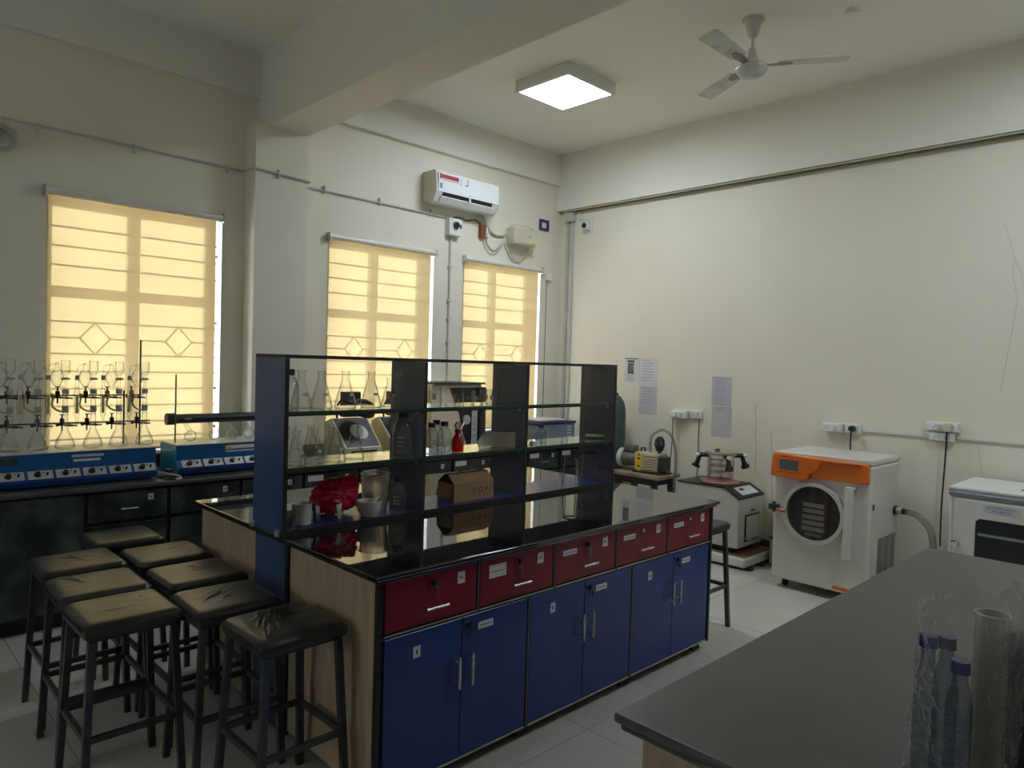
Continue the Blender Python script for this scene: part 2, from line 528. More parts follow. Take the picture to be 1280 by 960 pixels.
def smoothpts(pts, k=6):
    pts = [Vector(p) for p in pts]; out = []
    for i in range(len(pts) - 1):
        p0 = pts[max(i - 1, 0)]; p1 = pts[i]; p2 = pts[i + 1]; p3 = pts[min(i + 2, len(pts) - 1)]
        for j in range(k):
            t = j / k
            out.append(0.5 * ((2 * p1) + (p2 - p0) * t + (2 * p0 - 5 * p1 + 4 * p2 - p3) * t * t + (3 * p1 - p0 - 3 * p2 + p3) * t ** 3))
    out.append(pts[-1])
    return out


# ================================================================== THE ROOM
WIN = [(1.085, 2.235), (3.165, 4.31), (4.70, 5.83)]
WZ0, WZ1 = 0.975, 2.74
YO = YW + 0.24
mb = MB()
xs = [XL] + [q for p in WIN for q in p] + [XR + 0.2]
for i in range(0, len(xs), 2):
    mb.box(xs[i], xs[i + 1], YW, YO, -0.05, ZC + 0.1)
for x0, x1 in WIN:
    mb.box(x0, x1, YW, YO, -0.05, WZ0)
    mb.box(x0, x1, YW, YO, WZ1, ZC + 0.1)
wall_window = struct(mb, 'wall_window', 'wall_paint')
wall_right = struct(MB().box(XR, XR + 0.2, YB, YW, -0.05, ZC + 0.1), 'wall_right', 'wall_paint')
LW = (2.4, 3.4, 1.1, 2.35)
mb = MB().box(XL - 0.2, XL, YB, LW[0], -0.05, ZC + 0.1).box(XL - 0.2, XL, LW[1], YO, -0.05, ZC + 0.1)
mb.box(XL - 0.2, XL, LW[0], LW[1], -0.05, LW[2]).box(XL - 0.2, XL, LW[0], LW[1], LW[3], ZC + 0.1)
struct(mb, 'wall_left', 'wall_paint')
fr = MB()
for a in (LW[0], (LW[0] + LW[1]) / 2 - 0.03, LW[1] - 0.06):
    fr.box(XL - 0.14, XL - 0.09, a, a + 0.06, LW[2], LW[3])
for z in (LW[2], 1.85, LW[3] - 0.06):
    fr.box(XL - 0.138, XL - 0.092, LW[0] + 0.06, LW[1] - 0.06, z, z + 0.06)
w4 = struct(fr, 'window_4', 'window_frame')
struct(MB().box(XL - 0.118, XL - 0.114, LW[0] + 0.05, LW[1] - 0.05, LW[2] + 0.05, LW[3] - 0.05), 'pane', 'pane_glass', w4)
struct(MB().box(XL - 0.2, XR + 0.2, YB - 0.2, YB, -0.05, ZC + 0.1), 'wall_rear', 'wall_paint')
struct(MB().box(XL - 0.2, XR + 0.2, YB - 0.2, YO, ZC, ZC + 0.15), 'ceiling', 'ceiling_paint')
struct(MB().box(2.415, 2.86, 5.38, YW, 0, 3.5), 'column', 'wall_paint')
struct(MB().box(2.51, 2.855, YB, YW, 3.5, ZC), 'beam', 'beam_paint')
struct(MB().box(XL, 2.51, YW - 0.055, YW, 3.735, ZC), 'trim_1', 'beam_paint')
struct(MB().box(2.855, XR - 0.1, YW - 0.055, YW, 3.735, ZC), 'trim_2', 'beam_paint')
struct(MB().box(XR - 0.1, XR, YB, YW, 3.455, ZC), 'trim_3', 'beam_paint')
struct(MB().box(XR - 0.014, XR, YB, YW, 0, 0.16), 'baseboard_right', 'skirting')
struct(MB().box(XL, XR - 0.014, YW - 0.014, YW, 0, 0.10), 'baseboard_window', 'skirting')
floor = struct(MB().box(XL, XR, YB, YW, -0.06, -0.006), 'floor', 'grout')
TS = 0.60
tm = MB().rbox(0.0015, TS - 0.0015, 0.0015, TS - 0.0015, -0.006, 0.0, 0.0012, 1).mesh('floor_tile', 'tile')
tx0, ty0 = XR - 16 * TS, 2.05 - 8 * TS
for i in range(16):
    for j in range(14):
        x, y = tx0 + i * TS, ty0 + j * TS
        if x < XL or y < YB or y + TS > YW + TS * 0.5:
            continue
        if y + TS > YW - 0.3:
            continue
        o = bpy.data.objects.new('floor_tile', tm)
        C.objects.link(o); o.parent = floor; o.location = (x, y, 0)

# unseen sunshade slab, added outside to darken the tops of the blinds
struct(MB().box(XL, XR + 0.2, YO, YO + 0.55, WZ1 + 0.1, WZ1 + 0.2), 'added_sunshade', 'outside')

# cracks and old cable holes on the plaster of the right wall
for pts in ([(1256, 278), (1262, 300), (1268, 322), (1266, 345), (1272, 372), (1268, 400)], [(1268, 400), (1262, 430), (1256, 462), (1250, 490)],
            [(1268, 322), (1276, 340), (1280, 360)], [(1222, 548), (1226, 580), (1228, 600)]):
    struct(MB().tube([onX(x, y, XR - 0.0005) for x, y in pts], 0.0014, 5), 'crack', 'crack', wall_right)
for x, y0, y1 in ((945, 503, 592), (965, 540, 660)):
    struct(MB().tube([onX(x + random.uniform(-1, 1), y0 + (y1 - y0) * k / 7, XR - 0.0005) for k in range(8)], 0.0025, 5), 'crack', 'pvc_beige', wall_right)

# ------------------------------------------------------------------ windows
YF = YW + 0.17
for wi, (x0, x1) in enumerate(WIN):
    n = wi + 1
    xm = (x0 + x1) / 2
    ZT_W = 2.10
    b = 0.055
    fr = MB().box(x0, x0 + b, YF, YF + 0.05, WZ0, WZ1).box(x1 - b, x1, YF, YF + 0.05, WZ0, WZ1)
    fr.box(x0 + b, x1 - b, YF, YF + 0.05, WZ0, WZ0 + b).box(x0 + b, x1 - b, YF, YF + 0.05, WZ1 - b, WZ1)
    win = struct(fr, 'window_%d' % n, 'window_frame')
    struct(MB().box(xm - 0.04, xm + 0.04, YF - 0.005, YF + 0.055, WZ0 + b, WZ1 - b), 'mullion', 'window_frame', win)
    struct(MB().box(x0 + b, xm - 0.04, YF - 0.004, YF + 0.054, ZT_W - 0.038, ZT_W + 0.038), 'transom', 'window_frame', win)
    struct(MB().box(xm + 0.04, x1 - b, YF - 0.004, YF + 0.054, ZT_W - 0.038, ZT_W + 0.038), 'transom', 'window_frame', win)
    struct(MB().box(x0 - 0.0, x1 + 0.0, YW - 0.02, YF, WZ0 - 0.02, WZ0 + 0.006), 'window_sill', 'sill_white', win)
    for (a, c) in ((x0 + b, xm - 0.04), (xm + 0.04, x1 - b)):
        for (z0, z1) in ((WZ0 + b, ZT_W - 0.038), (ZT_W + 0.038, WZ1 - b)):
            struct(MB().box(a, c, YF + 0.023, YF + 0.027, z0, z1), 'pane', 'pane_glass', win)
        yg = YF - 0.125
        cx = (a + c) / 2; zc = 1.78; rd = 0.095
        zz = [2.53, 2.40, 2.27, 1.89, 1.67, 1.55, 1.43, 1.31, 1.19, 1.08]
        for z in zz:
            struct(MB().tube([(a - 0.03, yg, z), (c + 0.03, yg, z)], 0.0065, 6), 'grille_bar', 'grille_iron', win)
        for xa, xb in ((a - 0.03, cx - rd), (cx + rd, c + 0.03)):
            struct(MB().tube([(xa, yg, zc), (xb, yg, zc)], 0.0065, 6), 'grille_bar', 'grille_iron', win)
        dm = MB().tube([(cx - rd, yg, zc), (cx, yg, zc + rd * 1.16), (cx + rd, yg, zc), (cx, yg, zc - rd * 1.16), (cx - rd, yg, zc)], 0.0075, 6)
        struct(dm, 'grille_diamond', 'grille_iron', win)
    for z in (2.45, 1.93, 1.42, 1.12):
        struct(MB().box(x1 - 0.008, x1 - 0.001, YW + 0.07, YW + 0.1, z, z + 0.02), 'hinge', 'black_plastic', win)

# ------------------------------------------------------------------ roller blinds in the window openings
BL = [('cream roller blind drawn down in the window behind the glass flask rack', (1.074, 2.185)),
      ('cream roller blind in the window left of the bare wall strip with the vertical conduit', (3.154, 4.265)),
      ('cream roller blind in the window nearest the room corner', (4.688, 5.785))]
for (lab, (x0, x1)), (wx0, wx1) in zip(BL, WIN):
    yb = YW - 0.007
    t = thing('roller_blind', lab, 'blind', ((x0 + x1) / 2, yb, WZ0 + 0.02), 'roller blinds on the window wall')
    mbf = MB()
    nx, nz = 12, 24
    for k in range(nz + 1):
        for i in range(nx + 1):
            u = i / nx; v = k / nz
            z = WZ0 + 0.03 + (WZ1 - 0.01 - WZ0 - 0.03) * v
            mbf.v.append((x0 + (x1 - x0) * u, yb + 0.003 * math.sin(u * 7 + x0 * 3) * (1 - v) + 0.001 * math.sin(v * 9), z))
    for k in range(nz):
        for i in range(nx):
            a = k * (nx + 1) + i
            mbf.f.append((a, a + 1, a + nx + 2, a + nx + 1))
    mbf.build('fabric', 'blind_fabric', t)
    MB().cyl((wx0 - 0.02, YW - 0.028, WZ1 + 0.005), (wx1 - 0.012, YW - 0.028, WZ1 + 0.005), 0.027, n=20).build('roller_tube', 'roller', t)
    MB().rbox(x0, x1, yb - 0.008, yb + 0.006, WZ0 + 0.012, WZ0 + 0.034, 0.004).build('bottom_bar', 'roller', t)
    for xx in (wx0 - 0.028, wx1 - 0.012):
        MB().rbox(xx, xx + 0.012, YW - 0.06, YW, WZ1 - 0.03, WZ1 + 0.04, 0.004).build('bracket', 'chrome', t)
    MB().tube(smoothpts([(wx1 - 0.02, YW - 0.02, WZ1), (wx1 - 0.018, YW - 0.015, 1.6), (wx1 - 0.03, YW - 0.02, 1.45), (wx1 - 0.04, YW - 0.02, 1.6), (wx1 - 0.035, YW - 0.02, WZ1)], 5), 0.002, 5).build('pull_chain', 'chrome', t)

# ================================================================== CEILING THINGS
def led_panel(cx, cy, label):
    t = thing('ceiling_light', label, 'light', (cx, cy, ZC - 0.095), 'square ceiling light panels')
    h = 0.3
    z0, z1 = ZC - 0.095, ZC - 0.001
    fr = MB()
    fr.box(cx - h, cx + h, cy - h, cy + h, z0 + 0.012, z1)
    fr.build('housing', 'white_plastic', t, smooth=False)
    rim = MB()
    for a in ((-h, h, -h, -h + 0.025), (-h, h, h - 0.025, h), (-h, -h + 0.025, -h + 0.025, h - 0.025), (h - 0.025, h, -h + 0.025, h - 0.025)):
        rim.box(cx + a[0], cx + a[1], cy + a[2], cy + a[3], z0, z0 + 0.012)
    rim.build('rim', 'white_plastic', t, smooth=False)
    MB().box(cx - h + 0.025, cx + h - 0.025, cy - h + 0.025, cy + h - 0.025, z0 + 0.004, z0 + 0.011).build('diffuser', 'led', t, smooth=False)
    return t


led_panel(4.52, 4.08, 'lit square white ceiling light panel between the beam and the corner')
led_panel(4.58, 0.32, 'lit square ceiling light panel beyond the fan, mostly out of the picture')

# fan
fb = onZ(942, 24, ZC)
fx, fy = fb.x, fb.y
t = thing('ceiling_fan', 'white three-blade ceiling fan with dusty dark-edged blades', 'fan', (fx, fy, 3.70))
hz = 3.745
MB().lathe([(0.0, ZC), (0.075, ZC), (0.075, ZC - 0.012), (0.055, ZC - 0.03), (0.04, ZC - 0.09), (0.028, ZC - 0.12), (0, ZC - 0.12)], (fx, fy, 0), 24).build('canopy', 'fan_white', t)
MB().cyl((fx, fy, hz + 0.10), (fx, fy, ZC - 0.1), 0.011).build('down_rod', 'fan_white', t)
MB().lathe([(0, hz + 0.15), (0.022, hz + 0.15), (0.035, hz + 0.085), (0.045, hz + 0.05), (0, hz + 0.05)], (fx, fy, 0), 20).build('lower_canopy', 'fan_white', t)
hub = MB().lathe([(0, hz + 0.055), (0.06, hz + 0.05), (0.10, hz + 0.025), (0.105, hz), (0.085, hz - 0.03), (0.05, hz - 0.045), (0, hz - 0.048)], (fx, fy, 0), 28).build('motor_hub', 'fan_white', t)
MB().lathe([(0.1055, hz + 0.018), (0.108, hz + 0.014), (0.108, hz + 0.006), (0.1055, hz + 0.002)], (fx, fy, 0), 28).build('trim_ring', 'chrome', hub)
base = math.radians(62)
for tp in range(3):
    a = base + [0, 2 * PI / 3, -2 * PI / 3][tp]
    R = Matrix.Translation((fx, fy, hz + 0.035)) @ Matrix.Rotation(a, 4, 'Z') @ Matrix.Rotation(math.radians(9), 4, 'X')
    bl = MB()
    bl.prism([(0.19, -0.058), (0.60, -0.072), (0.612, -0.06), (0.612, 0.05), (0.60, 0.062), (0.19, 0.052), (0.17, 0.03), (0.17, -0.035)], 'z', -0.003, 0.003)
    bl.rot(0, R)
    bo = bl.build('blade', 'fan_white', t, smooth=False)
    am = MB(); am.prism([(0.085, -0.02), (0.20, -0.035), (0.26, -0.02), (0.26, 0.015), (0.20, 0.03), (0.085, 0.02)], 'z', -0.008, -0.0032)
    am.rot(0, R); am.build('blade_arm', 'fan_dark', bo, smooth=False)
p = onZ(1066, 13, ZC)
solo(MB().lathe([(0, ZC), (0.05, ZC), (0.05, ZC - 0.012), (0.042, ZC - 0.028), (0.02, ZC - 0.034), (0, ZC - 0.034)], (p.x, p.y, 0), 24), 'smoke_detector', 'ceiling_paint', 'small round white smoke detector on the ceiling beside the fan', 'detector')
p = onZ(1031, 69, ZC)
solo(MB().lathe([(0, ZC), (0.03, ZC), (0.03, ZC - 0.012), (0, ZC - 0.014)], (p.x, p.y, 0), 16), 'ceiling_rose', 'ceiling_paint', 'tiny round ceiling cap above the fan blade tip', 'cap')

# ================================================================== WINDOW WALL FITTINGS
# horizontal conduit over the windows, stepping round the column
ZK = 3.15
t = thing('wall_conduit', 'long thin grey conduit clipped along the window wall above the blinds', 'conduit', (0.0, YW - 0.012, ZK))
yk = YW - 0.012
MB().tube([(XL + 0.05, yk, ZK + 0.02), (2.403, yk, ZK), (2.403, 5.368, ZK - 0.003)], 0.0095, 8).build('pipe', 'pvc_grey', t)
MB().tube([(2.403, 5.368, ZK - 0.003), (2.872, 5.368, ZK - 0.02), (2.872, yk, ZK - 0.022)], 0.0095, 8).build('pipe', 'pvc_grey', t)
MB().tube([(2.872, yk, ZK - 0.022), (4.49, yk, ZK - 0.03)], 0.0095, 8).build('pipe', 'pvc_grey', t)
for x, yy in ((1.02, yk), (1.60, yk), (2.26, yk), (2.60, 5.368), (3.10, yk), (3.66, yk), (4.25, yk)):
    MB().rbox(x - 0.008, x + 0.008, yy - 0.013, yy + 0.0115, ZK - 0.045, ZK + 0.02, 0.003).build('clip', 'pvc_grey', t)
t = thing('wall_conduit', 'vertical grey conduit with saddles running down between two blinds', 'conduit', (4.50, YW - 0.012, 1.0))
MB().tube([(4.502, YW - 0.011, 2.95), (4.508, YW - 0.011, 0.95)], 0.0095, 8).build('pipe', 'pvc_grey', t)
for z in (2.64, 2.30, 2.12, 1.89, 1.5):
    MB().rbox(4.48, 4.53, YW - 0.022, YW - 0.0005, z - 0.009, z + 0.009, 0.003).build('clip', 'pvc_grey', t)

# white socket box with a round black plug
t = thing('power_socket', 'white wall socket box with round black plug under the air conditioner', 'socket', (4.525, YW, 2.95))
MB().rbox(4.44, 4.60, YW - 0.07, YW - 0.0005, 2.945, 3.115, 0.008).build('box', 'white_plastic', t)
MB().cyl((4.515, YW - 0.075, 3.045), (4.515, YW - 0.07, 3.045), 0.045, n=24).build('socket_face', 'pale_grey', t)
MB().cyl((4.515, YW - 0.10, 3.045), (4.515, YW - 0.075, 3.045), 0.030, 0.033, n=24).build('plug', 'black_plastic', t)
MB().rbox(4.57, 4.588, YW - 0.078, YW - 0.07, 3.02, 3.06, 0.003).build('switch', 'black_plastic', t)
MB().cyl((4.46, YW - 0.073, 3.095), (4.46, YW - 0.07, 3.095), 0.006, n=10).build('screw', 'dark_steel', t)

# air conditioner
A0, A1 = 4.15, 4.965
z0, z1 = 3.20, 3.505
t = thing('air_conditioner', 'white wall-mounted split air conditioner with red sticker above the blinds', 'air conditioner', ((A0 + A1) / 2, YW, z0))
prof = [(YW - 0.0005, z0 + 0.03), (YW - 0.10, z0), (YW - 0.155, z0 + 0.018), (YW - 0.20, z0 + 0.075), (YW - 0.215, z0 + 0.10), (YW - 0.205, z1 - 0.03), (YW - 0.18, z1), (YW - 0.0005, z1)]
MB().prism(prof, 'x', A0 + 0.012, A1 - 0.012).build('body', 'ac_white', t, smooth=False)
for xa in (A0, A1 - 0.0115):
    MB().prism([(y, z) for y, z in prof], 'x', xa, xa + 0.0115).build('end_cap', 'cream_plastic', t, smooth=False)
MB().box(A0 + 0.02, A1 - 0.02, YW - 0.222, YW - 0.2155, z0 + 0.10, z1 - 0.02).build('front_panel', 'ac_white', t, smooth=False)
MB().prism([(YW - 0.2185, z0 + 0.099), (YW - 0.212, z0 + 0.099), (YW - 0.196, z0 + 0.068), (YW - 0.203, z0 + 0.066)], 'x', A0 + 0.08, A1 - 0.10).build('air_slot', 'black_plastic', t, smooth=False)
lv = MB().prism([(YW - 0.208, z0 + 0.058), (YW - 0.203, z0 + 0.066), (YW - 0.156, z0 + 0.016), (YW - 0.160, z0 + 0.008)], 'x', A0 + 0.07, A1 - 0.08)
lv.build('louvre', 'ac_white', t, smooth=False)
MB().box(4.55, 4.565, YW - 0.232, YW - 0.2, z0 + 0.055, z0 + 0.10).build('louvre_support', 'ac_white', t)
yy = YW - 0.2225
MB().box(A0 + 0.045, A0 + 0.265, yy - 0.001, yy, z1 - 0.078, z1 - 0.040).build('sticker', 'sticker_red', t)
MB().box(A0 + 0.035, A0 + 0.045, yy - 0.001, yy, z1 - 0.09, z1 - 0.03).build('sticker', 'print_dark', t)
MB().box(A0 + 0.065, A0 + 0.265, yy - 0.001, yy, z1 - 0.095, z1 - 0.088).build('sticker', 'print_grey', t)
MB().box(A0 + 0.035, A0 + 0.065, yy - 0.001, yy, z1 - 0.175, z1 - 0.125).build('sticker', 'machine_grey', t)
for k in range(3):
    MB().box(A0 + 0.285, A0 + 0.30, yy - 0.001, yy, z1 - 0.06 - 0.022 * k, z1 - 0.048 - 0.022 * k).build('sticker', 'print_grey', t)
MB().box(A0 + 0.375, A0 + 0.382, yy - 0.001, yy, z1 - 0.10, z1 - 0.035).build('sticker', 'print_dark', t)
MB().box(A0 + 0.345, A0 + 0.375, yy - 0.001, yy, z1 - 0.10, z1 - 0.092).build('sticker', 'print_dark', t)
MB().box(A0 + 0.40, A0 + 0.43, yy - 0.001, yy, z0 + 0.115, z0 + 0.125).build('logo', 'print_grey', t)

# small brown switch box and the cables
t = thing('switch_box', 'small red-brown switch box with blue wires right of the black-plug socket', 'switch box', (4.93, YW, 2.98))
MB().rbox(4.875, 4.945, YW - 0.05, YW - 0.0005, 2.985, 3.12, 0.004).build('box', 'rust_brown', t)
MB().rbox(4.945, 5.0, YW - 0.035, YW - 0.0005, 3.0, 3.10, 0.004).build('switch', 'white_plastic', t)
MB().tube(smoothpts([(4.965, YW - 0.04, 3.02), (4.98, YW - 0.045, 3.06), (4.975, YW - 0.04, 3.10)]), 0.003, 5).build('wire', 'machine_grey', t)
t = thing('cable', 'dark twisted cable looping from the socket box to the brown switch box', 'cable', (4.75, YW, 3.1))
MB().tube(smoothpts([(4.5, YW - 0.015, 3.12), (4.6, YW - 0.015, 3.145), (4.7, YW - 0.015, 3.13), (4.82, YW - 0.015, 3.155), (4.89, YW - 0.015, 3.13)]), 0.0065, 6).build('cord', 'dark_steel', t)
t = thing('stabilizer_box', 'cream voltage stabilizer box with yellow sticker on the window wall', 'stabilizer', (5.43, YW, 2.97))
MB().rbox(5.27, 5.60, YW - 0.14, YW - 0.0005, 2.97, 3.15, 0.015).build('box', 'cream_plastic', t)
MB().rbox(5.36, 5.585, YW - 0.147, YW - 0.14, 2.985, 3.138, 0.006).build('front_cover', 'cream_plastic', t)
MB().box(5.51, 5.575, YW - 0.1485, YW - 0.147, 2.99, 3.01).build('sticker', 'yellow', t)
MB().box(5.47, 5.51, YW - 0.1485, YW - 0.147, 3.06, 3.067).build('logo', 'print_dark', t)
MB().ring((5.2685, YW - 0.07, 3.06), 'x', 0.038, 0.048, -0.003, 0.001, 24).build('vent_ring', 'cream_plastic', t)
for lab, pts, r, mtn in (
        ('beige drain hose curving from the air conditioner to the stabilizer box', [(4.90, YW - 0.03, 3.21), (4.97, YW - 0.03, 3.12), (5.08, YW - 0.02, 3.045), (5.2, YW - 0.02, 3.05), (5.27, YW - 0.02, 3.08)], 0.011, 'pvc_beige'),
        ('looped grey cable hanging between the brown switch box and stabilizer box', [(4.975, YW - 0.012, 3.0), (5.0, YW - 0.012, 2.93), (5.09, YW - 0.012, 2.88), (5.2, YW - 0.012, 2.96), (5.255, YW - 0.012, 3.07)], 0.0055, 'pvc_beige'),
        ('outer grey cable loop hanging left of the stabilizer box', [(4.94, YW - 0.02, 2.98), (4.97, YW - 0.022, 2.90), (5.07, YW - 0.022, 2.85), (5.18, YW - 0.022, 2.92), (5.25, YW - 0.022, 3.06)], 0.0055, 'pvc_grey'),
        ('long grey cable loop hanging below the stabilizer box', [(5.22, YW - 0.014, 3.0), (5.27, YW - 0.014, 2.93), (5.35, YW - 0.014, 2.825), (5.46, YW - 0.014, 2.80), (5.54, YW - 0.014, 2.85), (5.565, YW - 0.05, 2.965)], 0.006, 'pvc_beige'),
        ('short grey cable loop hanging below the stabilizer box', [(5.30, YW - 0.026, 2.90), (5.40, YW - 0.026, 2.83), (5.5, YW - 0.026, 2.84), (5.55, YW - 0.04, 2.90), (5.57, YW - 0.07, 2.968)], 0.005, 'pvc_grey'),
        ('cable arching over the top of the stabilizer box', [(5.25, YW - 0.01, 3.06), (5.29, YW - 0.06, 3.165), (5.42, YW - 0.08, 3.18), (5.56, YW - 0.1, 3.17), (5.592, YW - 0.148, 3.11)], 0.005, 'pvc_grey')):
    solo(MB().tube(smoothpts(pts), r, 7), 'cable', mtn, lab, 'cable')
# small blue frame
t = thing('wall_bracket', 'small dark blue square bracket frame high on the window wall near the corner', 'bracket', (5.85, YW, 3.24))
for a in ((5.78, 5.93, 3.30, 3.325), (5.78, 5.93, 3.205, 3.23), (5.78, 5.808, 3.23, 3.30), (5.90, 5.93, 3.23, 3.30)):
    MB().rbox(a[0], a[1], YW - 0.02, YW - 0.0005, a[2], a[3], 0.003).build('bar', 'navy', t)
t = thing('wall_socket', 'cream junction box with a thin cable down beside the corner blind', 'socket', (5.94, YW, 2.65))
MB().rbox(5.90, 5.985, YW - 0.04, YW - 0.0005, 2.65, 2.735, 0.006).build('box', 'white_plastic', t)
MB().tube([(5.93, YW - 0.006, 2.65), (5.93, YW - 0.006, 0.9)], 0.004, 6).build('cable', 'grey_trim', t)
# coiled wire left edge
p = onY(4, 172, YW - 0.04)
t = thing('cable_coil', 'grey coil of loose cable on the window wall at the picture edge', 'cable', (p.x, YW, p.z - 0.1))
for k in range(3):
    MB().tube([(p.x - 0.02 + (0.07 + 0.012 * k) * math.cos(q * PI / 10), YW - 0.02 - 0.014 * k, p.z + (0.06 + 0.012 * k) * math.sin(q * PI / 10)) for q in range(21)], 0.005, 6).build('loop', 'pvc_grey', t)
MB().rbox(p.x - 0.10, p.x - 0.02, YW - 0.06, YW - 0.0005, p.z - 0.03, p.z + 0.06, 0.01).build('hook', 'dark_steel', t)

# ================================================================== RIGHT WALL FITTINGS
t = thing('wall_conduit', 'dark thin conduit running under the ledge along the whole right wall', 'conduit', (XR - 0.03, 2.0, 3.44))
MB().tube([(XR - 0.03, 5.30, 3.440), (XR - 0.03, YB + 0.1, 3.440)], 0.011, 8).build('pipe', 'grey_trim', t)
MB().tube([(XR - 0.075, 5.42, 3.445), (XR - 0.075, YB + 0.1, 3.445)], 0.008, 8).build('pipe', 'pvc_beige', t)
t = thing('wall_trunking', 'vertical grey trunking with junction box down the room corner', 'conduit', (XR - 0.02, 5.40, 0.9))
MB().rbox(XR - 0.06, XR - 0.0005, 5.34, 5.47, 3.33, 3.43, 0.006).build('junction_box', 'pvc_grey', t)
MB().rbox(XR - 0.025, XR - 0.0005, 5.425, 5.46, 0.9, 3.33, 0.004).build('channel', 'pvc_grey', t)
MB().rbox(XR - 0.025, XR - 0.0005, 5.36, 5.395, 0.9, 3.33, 0.004).build('channel', 'pvc_grey', t)
c = onX(731, 282, XR - 0.06)
t = thing('security_camera', 'small white security camera with black lens at the top of the right wall', 'camera', (XR, c.y, c.z - 0.06))
MB().rbox(XR - 0.012, XR - 0.0005, c.y - 0.06, c.y + 0.05, c.z - 0.07, c.z + 0.065, 0.01).build('mount', 'white_plastic', t)
MB().rbox(XR - 0.07, XR - 0.012, c.y - 0.045, c.y + 0.045, c.z - 0.055, c.z + 0.05, 0.02, 3).build('housing', 'white_plastic', t)
MB().cyl((XR - 0.078, c.y, c.z), (XR - 0.066, c.y, c.z), 0.03, n=20).build('lens', 'black_plastic', t)
MB().tube(smoothpts([(XR - 0.03, c.y + 0.02, c.z + 0.05), (XR - 0.03, c.y + 0.06, c.z + 0.085), (XR - 0.03, c.y + 0.11, c.z + 0.10), (XR - 0.03, c.y + 0.11, 3.43)]), 0.005, 6).build('cable', 'white_plastic', t)


def socket(label, ya, yb, z0, z1, depth, holes=True, switch=True):
    """switch-socket box on the right wall from y=ya (left in the picture) to yb"""
    t = thing('power_socket', label, 'socket', (XR, (ya + yb) / 2, z0))
    MB().rbox(XR - depth, XR - 0.0005, yb, ya, z0, z1, 0.006).build('box', 'white_plastic', t)
    xf = XR - depth
    wd = ya - yb; h = z1 - z0
    MB().rbox(xf - 0.006, xf, yb + 0.008, ya - 0.008, z0 + 0.008, z1 - 0.008, 0.003).build('face_plate', 'ac_white', t)
    if holes:
        for dy, dz in ((0.0, 0.6), (-0.014, 0.38), (0.014, 0.38)):
            MB().cyl((xf - 0.007, ya - wd * 0.3 + dy, z0 + h * dz), (xf - 0.0055, ya - wd * 0.3 + dy, z0 + h * dz), 0.0045, n=10).build('socket_hole', 'black_plastic', t)
    if switch:
        MB().rbox(xf - 0.011, xf - 0.006, yb + wd * 0.16, yb + wd * 0.38, z0 + h * 0.25, z1 - h * 0.25, 0.002).build('rocker_switch', 'pale_grey', t)
    return t


socket('white wall socket box with plug in it above the vacuum pump', 3.945, 3.775, 1.195, 1.275, 0.07, holes=False)
socket('white wall socket beside the plugged one, between the paper notices', 3.755, 3.625, 1.205, 1.29, 0.03)
socket('white boxed wall socket without plug above the orange-fronted freeze dryer', 2.448, 2.292, 1.20, 1.272, 0.07)
s3 = socket('white wall socket with round black plug above the orange-fronted freeze dryer', 2.278, 2.145, 1.195, 1.278, 0.03, holes=False)
s4 = socket('upper white switchboard with a cream plug right of the long conduit', 1.665, 1.44, 1.275, 1.345, 0.05)
socket('lower white switchboard directly under the one with the cream plug', 1.645, 1.47, 1.20, 1.27, 0.04)
xf = XR - 0.036
MB().rbox(XR - 0.056 - 0.012, XR - 0.056, 1.56, 1.585, 1.292, 1.328, 0.002).build('rocker_switch', 'pale_grey', s4)
# plugs and cords
t = thing('power_lead', 'white plug with a black cord hanging behind the vacuum pump hose', 'cord', (XR - 0.08, 3.9, 0.4))
MB().rbox(XR - 0.115, XR - 0.077, 3.87, 3.93, 1.205, 1.265, 0.01).build('plug', 'white_plastic', t)
MB().tube(smoothpts([(XR - 0.10, 3.90, 1.21), (XR - 0.10, 3.90, 1.0), (XR - 0.09, 3.92, 0.75), (XR - 0.08, 3.93, 0.45), (XR - 0.08, 3.92, 0.2)]), 0.005, 6).build('cord', 'black_plastic', t)
t = thing('power_lead', 'round black plug with black cord dropping behind the orange-fronted freeze dryer', 'cord', (XR - 0.06, 2.21, 0.9))
MB().cyl((XR - 0.075, 2.21, 1.24), (XR - 0.037, 2.21, 1.24), 0.024, 0.028, n=18).build('plug', 'black_plastic', t)
MB().tube(smoothpts([(XR - 0.07, 2.21, 1.22), (XR - 0.06, 2.215, 1.1), (XR - 0.05, 2.21, 0.9), (XR - 0.05, 2.21, 0.7)]), 0.006, 6).build('cord', 'black_plastic', t)
t = thing('power_lead', 'square cream plug with black cord hanging behind the white incubator', 'cord', (XR - 0.06, 1.5, 0.5))
MB().rbox(XR - 0.095, XR - 0.057, 1.485, 1.545, 1.28, 1.345, 0.012).build('plug', 'cream_plastic', t)
MB().tube(smoothpts([(XR - 0.075, 1.515, 1.29), (XR - 0.075, 1.515, 1.15), (XR - 0.07, 1.52, 1.0), (XR - 0.06, 1.53, 0.7), (XR - 0.05, 1.53, 0.4)]), 0.006, 6).build('cord', 'black_plastic', t)
solo(MB().tube([(XR - 0.006, 3.665, 1.205), (XR - 0.006, 3.66, 0.17)], 0.005, 6), 'cable', 'grey_trim', 'thin grey cable running straight down from the socket between the notices', 'cable')
for lab, ya, za, yb, zb in (('thin white conduit between the wall sockets above the machines', 2.14, 1.235, 1.65, 1.247), ('thin white conduit leaving the switchboard towards the picture edge', 1.465, 1.24, 0.3, 1.24)):
    solo(MB().box(XR - 0.018, XR - 0.0005, yb, ya, min(za, zb) - 0.013, max(za, zb) + 0.004), 'wall_conduit', 'sill_white', lab, 'conduit')


